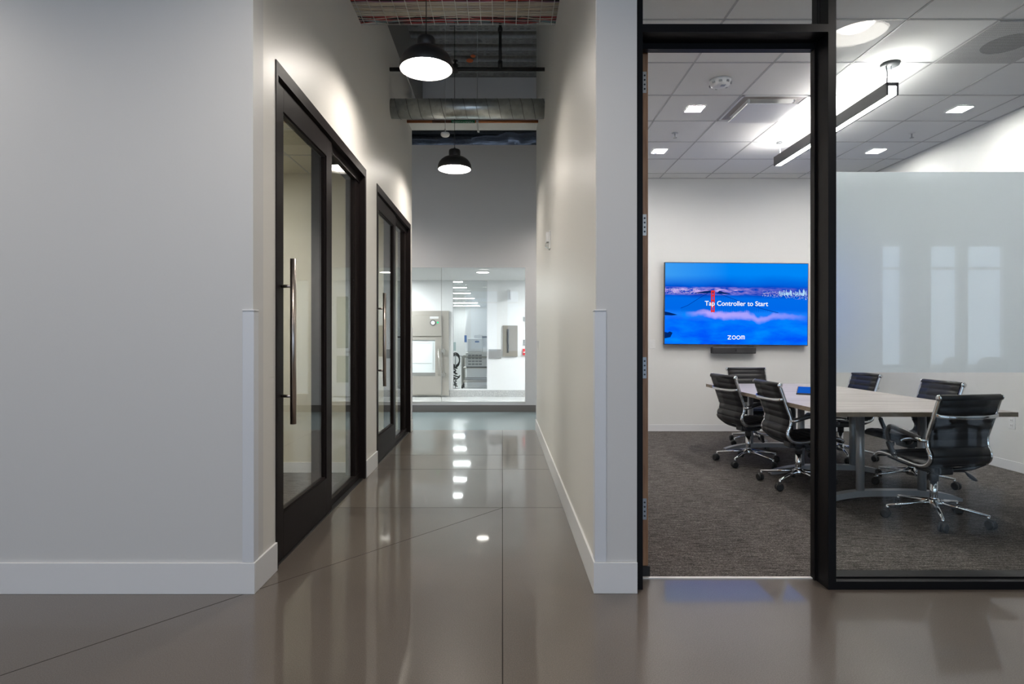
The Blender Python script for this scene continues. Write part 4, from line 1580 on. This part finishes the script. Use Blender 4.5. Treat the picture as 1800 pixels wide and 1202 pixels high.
# ------------------------------------------------------------------ lights of the small rooms, laboratories, and added office fill lights
for i, (x, y) in enumerate(((-2.6, 4.0), (-2.6, 6.5))):
    d = thing('ceiling_panel_light', ['flat ceiling light of the nearer small room', 'flat ceiling light of the further small room'][i], 'ceiling light', (x, y, 2.742), 0, 'small room ceiling lights')
    obj('panel_frame', bx((-0.31, 0.31, -0.31, -0.29, -0.006, 0.006), (-0.31, 0.31, 0.29, 0.31, -0.006, 0.006), (-0.31, -0.29, -0.29, 0.29, -0.006, 0.006), (0.29, 0.31, -0.29, 0.29, -0.006, 0.006)), WHITE, d)
    obj('panel_lens', bx((-0.29, 0.29, -0.29, 0.29, -0.003, 0.004)), E_ROOM, d)
for i, (x, y) in enumerate(((-4.5, -2.2), (-1.0, -2.2), (-4.5, -5.0), (-1.0, -5.0))):  # unseen fixtures added as fill for the front wall and hallway
    d = thing('office_fill_light', 'added long fill light out of view behind the camera', 'ceiling light', (x, y, 4.2), 0, 'added fill lights behind the camera')
    obj('housing', bx((-1.2, 1.2, -0.13, 0.13, 0.01, 0.08)), WHITE, d)
    obj('lens', bx((-1.19, 1.19, -0.12, 0.12, 0.0, 0.012)), E_FILL, d)
    b = bmesh.new()
    for s in (-1, 1):
        cyl(b, (s, 0, 0.08), (s, 0, ZD - 4.215), 0.003, 6)
    obj('suspension_cable', b, GREY_P, d)
d = thing('round_downlight', 'round recessed light in the laboratory ceiling', 'ceiling light', (-0.36, 10.75, 2.44))
b = bmesh.new()
lathe(b, [(0.115, -0.006), (0.135, -0.006), (0.135, 0.0), (0.115, 0.0), (0.115, -0.006)], 32)
obj('trim_ring', b, WHITE, d)
b = bmesh.new()
lathe(b, [(0, -0.003), (0.115, -0.003), (0.115, 0.0), (0, 0.0)], 32, smooth=False)
obj('lens', b, emission('lab_round_glow', (1.0, 0.95, 0.88), 13), d)
for i, (x, y) in enumerate(((1.7, 11.0), (-2.6, 11.1))):  # the right one is added out of view to brighten the laboratory
    d = thing('laboratory_panel_light', ['added ceiling light out of view right of the laboratory window', 'long ceiling panel light above the stainless chamber'][i], 'ceiling light', (x, y, 2.44), 0, 'laboratory panel lights')
    obj('panel_frame', bx((-0.21, 0.21, -0.62, -0.60, -0.008, 0.0), (-0.21, 0.21, 0.60, 0.62, -0.008, 0.0), (-0.21, -0.19, -0.60, 0.60, -0.008, 0.0), (0.19, 0.21, -0.60, 0.60, -0.008, 0.0)), WHITE, d)
    obj('panel_lens', bx((-0.19, 0.19, -0.60, 0.60, -0.005, 0.0)), E_LAB, d)
for i, y in enumerate((14.2, 15.8, 17.8, 20.2, 22.8, 25.0)):
    ww = ['nearest', 'second nearest', 'third', 'fourth', 'second furthest', 'furthest'][i]
    d = thing('ceiling_tube_light', ww + ' of the linear ceiling lights seen through the inner laboratory window', 'ceiling light', (-1.7, y, 2.62), 0, 'linear lights of the far laboratory')
    obj('light_housing', bx((-0.75, 0.75, -0.11, 0.11, -0.03, 0.0)), WHITE, d)
    obj('light_lens', bx((-0.73, 0.73, -0.09, 0.09, -0.036, -0.03)), E_LAB2, d)

# ------------------------------------------------------------------ laboratory fittings on the back wall
pc = thing('pass_through_chamber', 'stainless pass through chamber with a window door left in the laboratory', 'laboratory chamber', (-1.60, LBY, 0))
cw0, cw1 = -0.75, 0.48
b = bmesh.new()
box(b, cw0, cw1, -0.05, 0, 0.03, 1.80)
fm = obj('wall_flange', b, STEEL_P, pc)
b = bmesh.new()
box(b, cw0 + 0.04, 0.34, -0.085, -0.05, 1.27, 1.70, bev=0.006)
obj('control_panel', b, STEEL_P, pc)
b = bmesh.new()
gx0, gx1, gz0, gz1 = cw0 + 0.12, 0.20, 0.44, 1.19
box(b, cw0 + 0.04, gx0, -0.09, -0.05, 0.06, 1.25)
box(b, gx1, 0.34, -0.09, -0.05, 0.06, 1.25)
box(b, gx0, gx1, -0.09, -0.05, 0.06, gz0)
box(b, gx0, gx1, -0.09, -0.05, gz1, 1.25)
dd = obj('chamber_door', b, STEEL_P, pc)
obj('door_window', bx((gx0, gx1, -0.070, -0.055, gz0 + 0.07, gz1)), mat('bright_chamber', (0.80, 0.86, 0.86), 0.15), dd)
obj('inner_shelf', bx((gx0 + 0.08, gx1 - 0.08, -0.074, -0.070, 0.70, 0.71), (gx0 + 0.08, gx0 + 0.22, -0.074, -0.070, 0.90, 1.1), (gx1 - 0.05, gx1 - 0.04, -0.074, -0.07, 0.56, 1.14), (gx0 + 0.06, gx1 - 0.1, -0.074, -0.070, 1.12, 1.13)), mat('pale_grey', (0.52, 0.56, 0.55), 0.4), dd)
obj('window_gasket', bx((gx0, gx1, -0.082, -0.068, gz0, gz0 + 0.07)), mat('gasket_grey', (0.20, 0.20, 0.19), 0.5), dd)
b = bmesh.new()
cyl(b, (0.275, -0.14, 0.46), (0.275, -0.14, 1.01), 0.012, 12)
cyl(b, (0.275, -0.09, 0.48), (0.275, -0.14, 0.48), 0.009, 10)
cyl(b, (0.275, -0.09, 0.99), (0.275, -0.14, 0.99), 0.009, 10)
obj('door_handle', b, STEEL_L, dd)
for z in (0.47, 0.96):
    obj('latch', bx((0.33, 0.42, -0.11, -0.05, z - 0.03, z + 0.03), (0.37, 0.40, -0.13, -0.05, z - 0.07, z + 0.05), bev=0.005), STEEL_L, pc)
b = bmesh.new()
cyl(b, (0.155, -0.105, 1.55), (0.155, -0.085, 1.55), 0.058, 28)
ga = obj('pressure_gauge', b, DARK_P, pc)
b = bmesh.new()
cyl(b, (0.155, -0.109, 1.55), (0.155, -0.105, 1.55), 0.044, 28)
obj('gauge_face', b, WHITE, ga)
b = bmesh.new()
cyl(b, (0.255, -0.10, 1.555), (0.255, -0.085, 1.555), 0.018, 16)
obj('indicator_lamp', b, E_GREEN, pc)
obj('name_plate', bx((0.09, 0.27, -0.088, -0.085, 1.635, 1.68)), WHITE, pc)

tag(obj('wall_plate', bx((-0.13, 0.13, -0.02, 0, -0.095, 0.095), bev=0.003), mat('grey_plate', (0.27, 0.27, 0.27), 0.4), loc=(-0.155, LBY, 0.90)),
    'blank grey wall plate beside the inner laboratory window', 'wall plate')
wp = thing('stainless_wall_panel', 'stainless wall panel with a dark vertical slot in the laboratory', 'wall panel', (0.165, LBY, 1.17))
obj('panel_sheet', bx((-0.155, 0.155, -0.03, 0, -0.325, 0.325), bev=0.004), mat('dull_stainless', (0.30, 0.275, 0.235), 0.4, 0.5), wp)
b = bmesh.new()
box(b, -0.075, -0.03, -0.034, -0.030, -0.25, 0.25)
obj('slot', b, mat('slot_dark', (0.06, 0.06, 0.058), 0.5), wp)
b = bmesh.new()
tube(b, smooth_path([(-0.05, -0.036, -0.22), (-0.035, -0.05, -0.1), (-0.06, -0.055, 0.0), (-0.045, -0.05, 0.07), (-0.055, -0.04, 0.2)], 6), 0.009, 8)
obj('slot_strap', b, RUBBER, wp)
pl = thing('alarm_pull_station', 'small red alarm pull station at the right edge of the laboratory window', 'alarm', (0.475, LBY, 0.94))
obj('pull_body', bx((-0.045, 0.045, -0.045, 0, -0.065, 0.065), bev=0.006), RED, pl)
obj('pull_bar', bx((-0.035, 0.035, -0.055, -0.045, -0.02, 0.005)), WHITE, pl)
for i, (z, h) in enumerate(((1.14, 0.06), (1.63, 0.045))):
    tag(obj('wall_sensor', bx((-0.03, 0.03, -0.02, 0, -h, h), bev=0.004), GREY_P, loc=(0.475, LBY, z)),
        ['narrow grey wall sensor just above the red pull station', 'narrow grey wall sensor, the upper one above the red pull station'][i], 'wall sensor')
fs = thing('flag_sign', 'white blank sign projecting from the laboratory wall', 'sign', (0.17, LBY, 2.14))
obj('sign_blade', bx((-0.006, 0.006, -0.20, 0, -0.10, 0.10)), WHITE, fs)
obj('sign_bracket', bx((-0.02, 0.02, -0.01, 0, -0.08, 0.08)), WHITE, fs)

# ------------------------------------------------------------------ far laboratory equipment
ky = 14.0
cr = thing('equipment_cart', 'stainless wheeled cart carrying an analyser behind the inner laboratory window', 'cart', (-0.60, ky + 0.3, 0))
b = bmesh.new()
for sx in (-0.36, 0.36):
    for sy in (-0.28, 0.28):
        box(b, sx - 0.016, sx + 0.016, sy - 0.016, sy + 0.016, 0.11, 0.80)
for z in (0.22, 0.76):
    box(b, -0.36, 0.36, -0.295, -0.265, z, z + 0.03)
    box(b, -0.36, 0.36, 0.265, 0.295, z, z + 0.03)
obj('cart_frame', b, mat('cart_steel', (0.34, 0.33, 0.30), 0.35, 0.7), cr)
obj('shelf', bx((-0.345, 0.345, -0.265, 0.265, 0.17, 0.19)), STEEL_P, cr)
obj('shelf', bx((-0.345, 0.345, -0.265, 0.265, 0.50, 0.52)), STEEL_P, cr)
for sx in (-0.36, 0.36):
    for sy in (-0.28, 0.28):
        b = bmesh.new()
        cyl(b, (sx - 0.016, sy, 0.05), (sx + 0.016, sy, 0.05), 0.05, 18)
        cyl(b, (sx, sy, 0.05), (sx, sy, 0.11), 0.014, 10)
        obj('caster', b, RUBBER, cr)
an = thing('bench_analyser', 'white bench analyser with a vent panel standing on the cart', 'analyser', (-0.58, ky + 0.3, 0.522))
obj('lower_case', bx((-0.30, 0.34, -0.22, 0.24, 0.0, 0.36), bev=0.012), WHITE_G, an)
b = bmesh.new()
for r_ in range(4):
    for c_ in range(4):
        box(b, -0.24 + c_ * 0.085, -0.17 + c_ * 0.085, -0.223, -0.219, 0.06 + r_ * 0.07, 0.10 + r_ * 0.07)
obj('vents', b, GREY_P, an)
obj('upper_case', bx((-0.26, 0.10, -0.18, 0.20, 0.36, 0.70), bev=0.02), WHITE_G, an)
obj('display', bx((-0.08, 0.02, -0.184, -0.18, 0.60, 0.64)), BLUE_L, an)
obj('foot_strip', bx((-0.28, 0.32, -0.225, -0.2, 0.0, 0.02)), DARK_P, an)
bc = thing('white_cabinet', 'large white rounded equipment cabinet behind the analyser', 'cabinet', (-0.42, ky + 1.5, 0))
b = bmesh.new()
prism(b, [(-0.50, 0.0), (0.9, 0.0), (0.9, 1.96), (-0.42, 1.96), (-0.47, 1.85), (-0.54, 1.45), (-0.55, 1.2), (-0.50, 0.9)], 'y', -0.35, 0.35)
obj('cabinet_body', b, WHITE_G, bc)
obj('blue_flap', bx((-0.56, -0.50, -0.36, -0.35, 1.12, 1.30)), BLUE_L, bc)
b = bmesh.new()
cyl(b, (-0.10, -0.45, 1.255), (0.9, -0.45, 1.255), 0.022, 14)
ra = obj('grab_rail', b, DARK_P, bc)
obj('rail_clamp', bx((-0.30, -0.10, -0.48, -0.35, 1.20, 1.31), bev=0.01), mat('pale_clamp', (0.62, 0.63, 0.63), 0.4), bc)
wb = thing('side_bench', 'pale bench with dark apparatus left of the wheeled cart', 'bench', (-1.45, ky + 2.4, 0))
obj('bench_top', bx((-0.5, 0.42, -0.35, 0.35, 0.72, 0.75)), mat('bench_grey', (0.33, 0.34, 0.35), 0.4), wb)
for sx in (-0.46, 0.38):
    for sy in (-0.3, 0.3):
        obj('leg', bx((sx - 0.02, sx + 0.02, sy - 0.02, sy + 0.02, 0, 0.72)), STEEL_L, wb)
rk = thing('tubing_coil', 'black coiled tubing beside the analyser', 'tubing', (-1.13, ky + 0.1, 0.0))
b = bmesh.new()
for k in range(3):
    tube(b, [(0.0 + 0.10 * math.cos(t / 4), 0.02 * k, 0.68 + 0.02 * k + 0.15 * math.sin(t / 4)) for t in range(26)], 0.016, 8)
obj('coil', b, RUBBER, rk)
b = bmesh.new()
random.seed(11)
for k in range(7):
    zz = 0.10 + 0.06 * k
    p = [(random.uniform(-0.12, 0.10), random.uniform(-0.1, 0.1), zz + random.uniform(-0.06, 0.06)) for _ in range(4)]
    tube(b, smooth_path(p, 6), 0.014, 8)
obj('hanging_cords', b, RUBBER, rk)
b = bmesh.new()
cyl(b, (0, 0, 0), (0, 0, 0.86), 0.012, 10)
lathe(b, [(0, 0), (0.12, 0), (0.12, 0.02), (0, 0.03)], 20)
obj('stand', b, GREY_P, rk)
sm = thing('instrument_stand', 'thin upright instrument stand on the pale bench', 'stand', (-1.72, ky + 2.4, 0.752))
b = bmesh.new()
cyl(b, (0, 0, 0), (0, 0, 0.55), 0.015, 10)
obj('post', b, DARK_P, sm)
obj('stand_base', bx((-0.08, 0.08, -0.08, 0.08, 0, 0.015)), GREY_P, sm)
obj('monitor', bx((0.08, 0.42, -0.02, 0.02, 0.12, 0.36), (0.0, 0.1, -0.01, 0.01, 0.2, 0.23)), mat('pale_teal', (0.42, 0.52, 0.52), 0.4), sm)

# ------------------------------------------------------------------ office furniture reflected in the frosted glass
dk = thing('office_desk', 'long pale office desk reflected in the frosted glass band', 'desk', (8.3, -3.6, 0))
obj('desktop', bx((-1.9, 1.9, -0.4, 0.4, 0.71, 0.74), bev=0.003), WHITE, dk)
for sx_ in (-1.8, 1.8):
    for sy_ in (-0.33, 0.33):
        obj('leg', bx((sx_ - 0.025, sx_ + 0.025, sy_ - 0.025, sy_ + 0.025, 0, 0.71)), GREY_P, dk)


def task_chair(loc, rz, label):
    t = thing('task_chair', label, 'chair', loc, rz, 'task chairs behind the camera')
    bm_ = bmesh.new()
    pts_ = []
    for i in range(25):
        a_ = 2 * PI * i / 24
        ca, sa = math.cos(a_), math.sin(a_)
        pts_.append((0.23 * math.copysign(abs(ca) ** 0.55, ca), 0.70 + 0.26 * math.copysign(abs(sa) ** 0.6, sa)))
    prism(bm_, pts_[:-1], 'y', -0.25, -0.22)
    obj('backrest', bm_, DARK_P, t)
    bm_ = bmesh.new()
    box(bm_, -0.24, 0.24, -0.22, 0.24, 0.43, 0.49, bev=0.02)
    obj('seat', bm_, DARK_P, t)
    bm_ = bmesh.new()
    tube(bm_, smooth_path([(0, -0.235, 0.60), (0, -0.27, 0.50), (0, -0.18, 0.41), (0, 0, 0.41)], 5), 0.025, 10)
    obj('back_support', bm_, GREY_P, t)
    bm_ = bmesh.new()
    cyl(bm_, (0, 0, 0.09), (0, 0, 0.43), 0.028, 16)
    obj('gas_column', bm_, GREY_P, t)
    for k_ in range(5):
        a_ = math.radians(72 * k_)
        bm_ = bmesh.new()
        tube(bm_, [(0.02 * math.cos(a_), 0.02 * math.sin(a_), 0.11), (0.30 * math.cos(a_), 0.30 * math.sin(a_), 0.075)], [0.025, 0.014], 8)
        lg_ = obj('leg', bm_, GREY_P, t)
        bm_ = bmesh.new()
        cyl(bm_, (0.30 * math.cos(a_) - 0.02, 0.30 * math.sin(a_), 0.032), (0.30 * math.cos(a_) + 0.02, 0.30 * math.sin(a_), 0.032), 0.032, 14)
        obj('caster', bm_, RUBBER, lg_)
    return t


tc1 = task_chair((7.15, -2.85, 0), PI, 'dark office chair reflected in the frosted glass, right one of the pair')
dup(tc1, (6.5, -2.85, 0), PI - 0.4, 'dark office chair reflected in the frosted glass, left one of the pair')
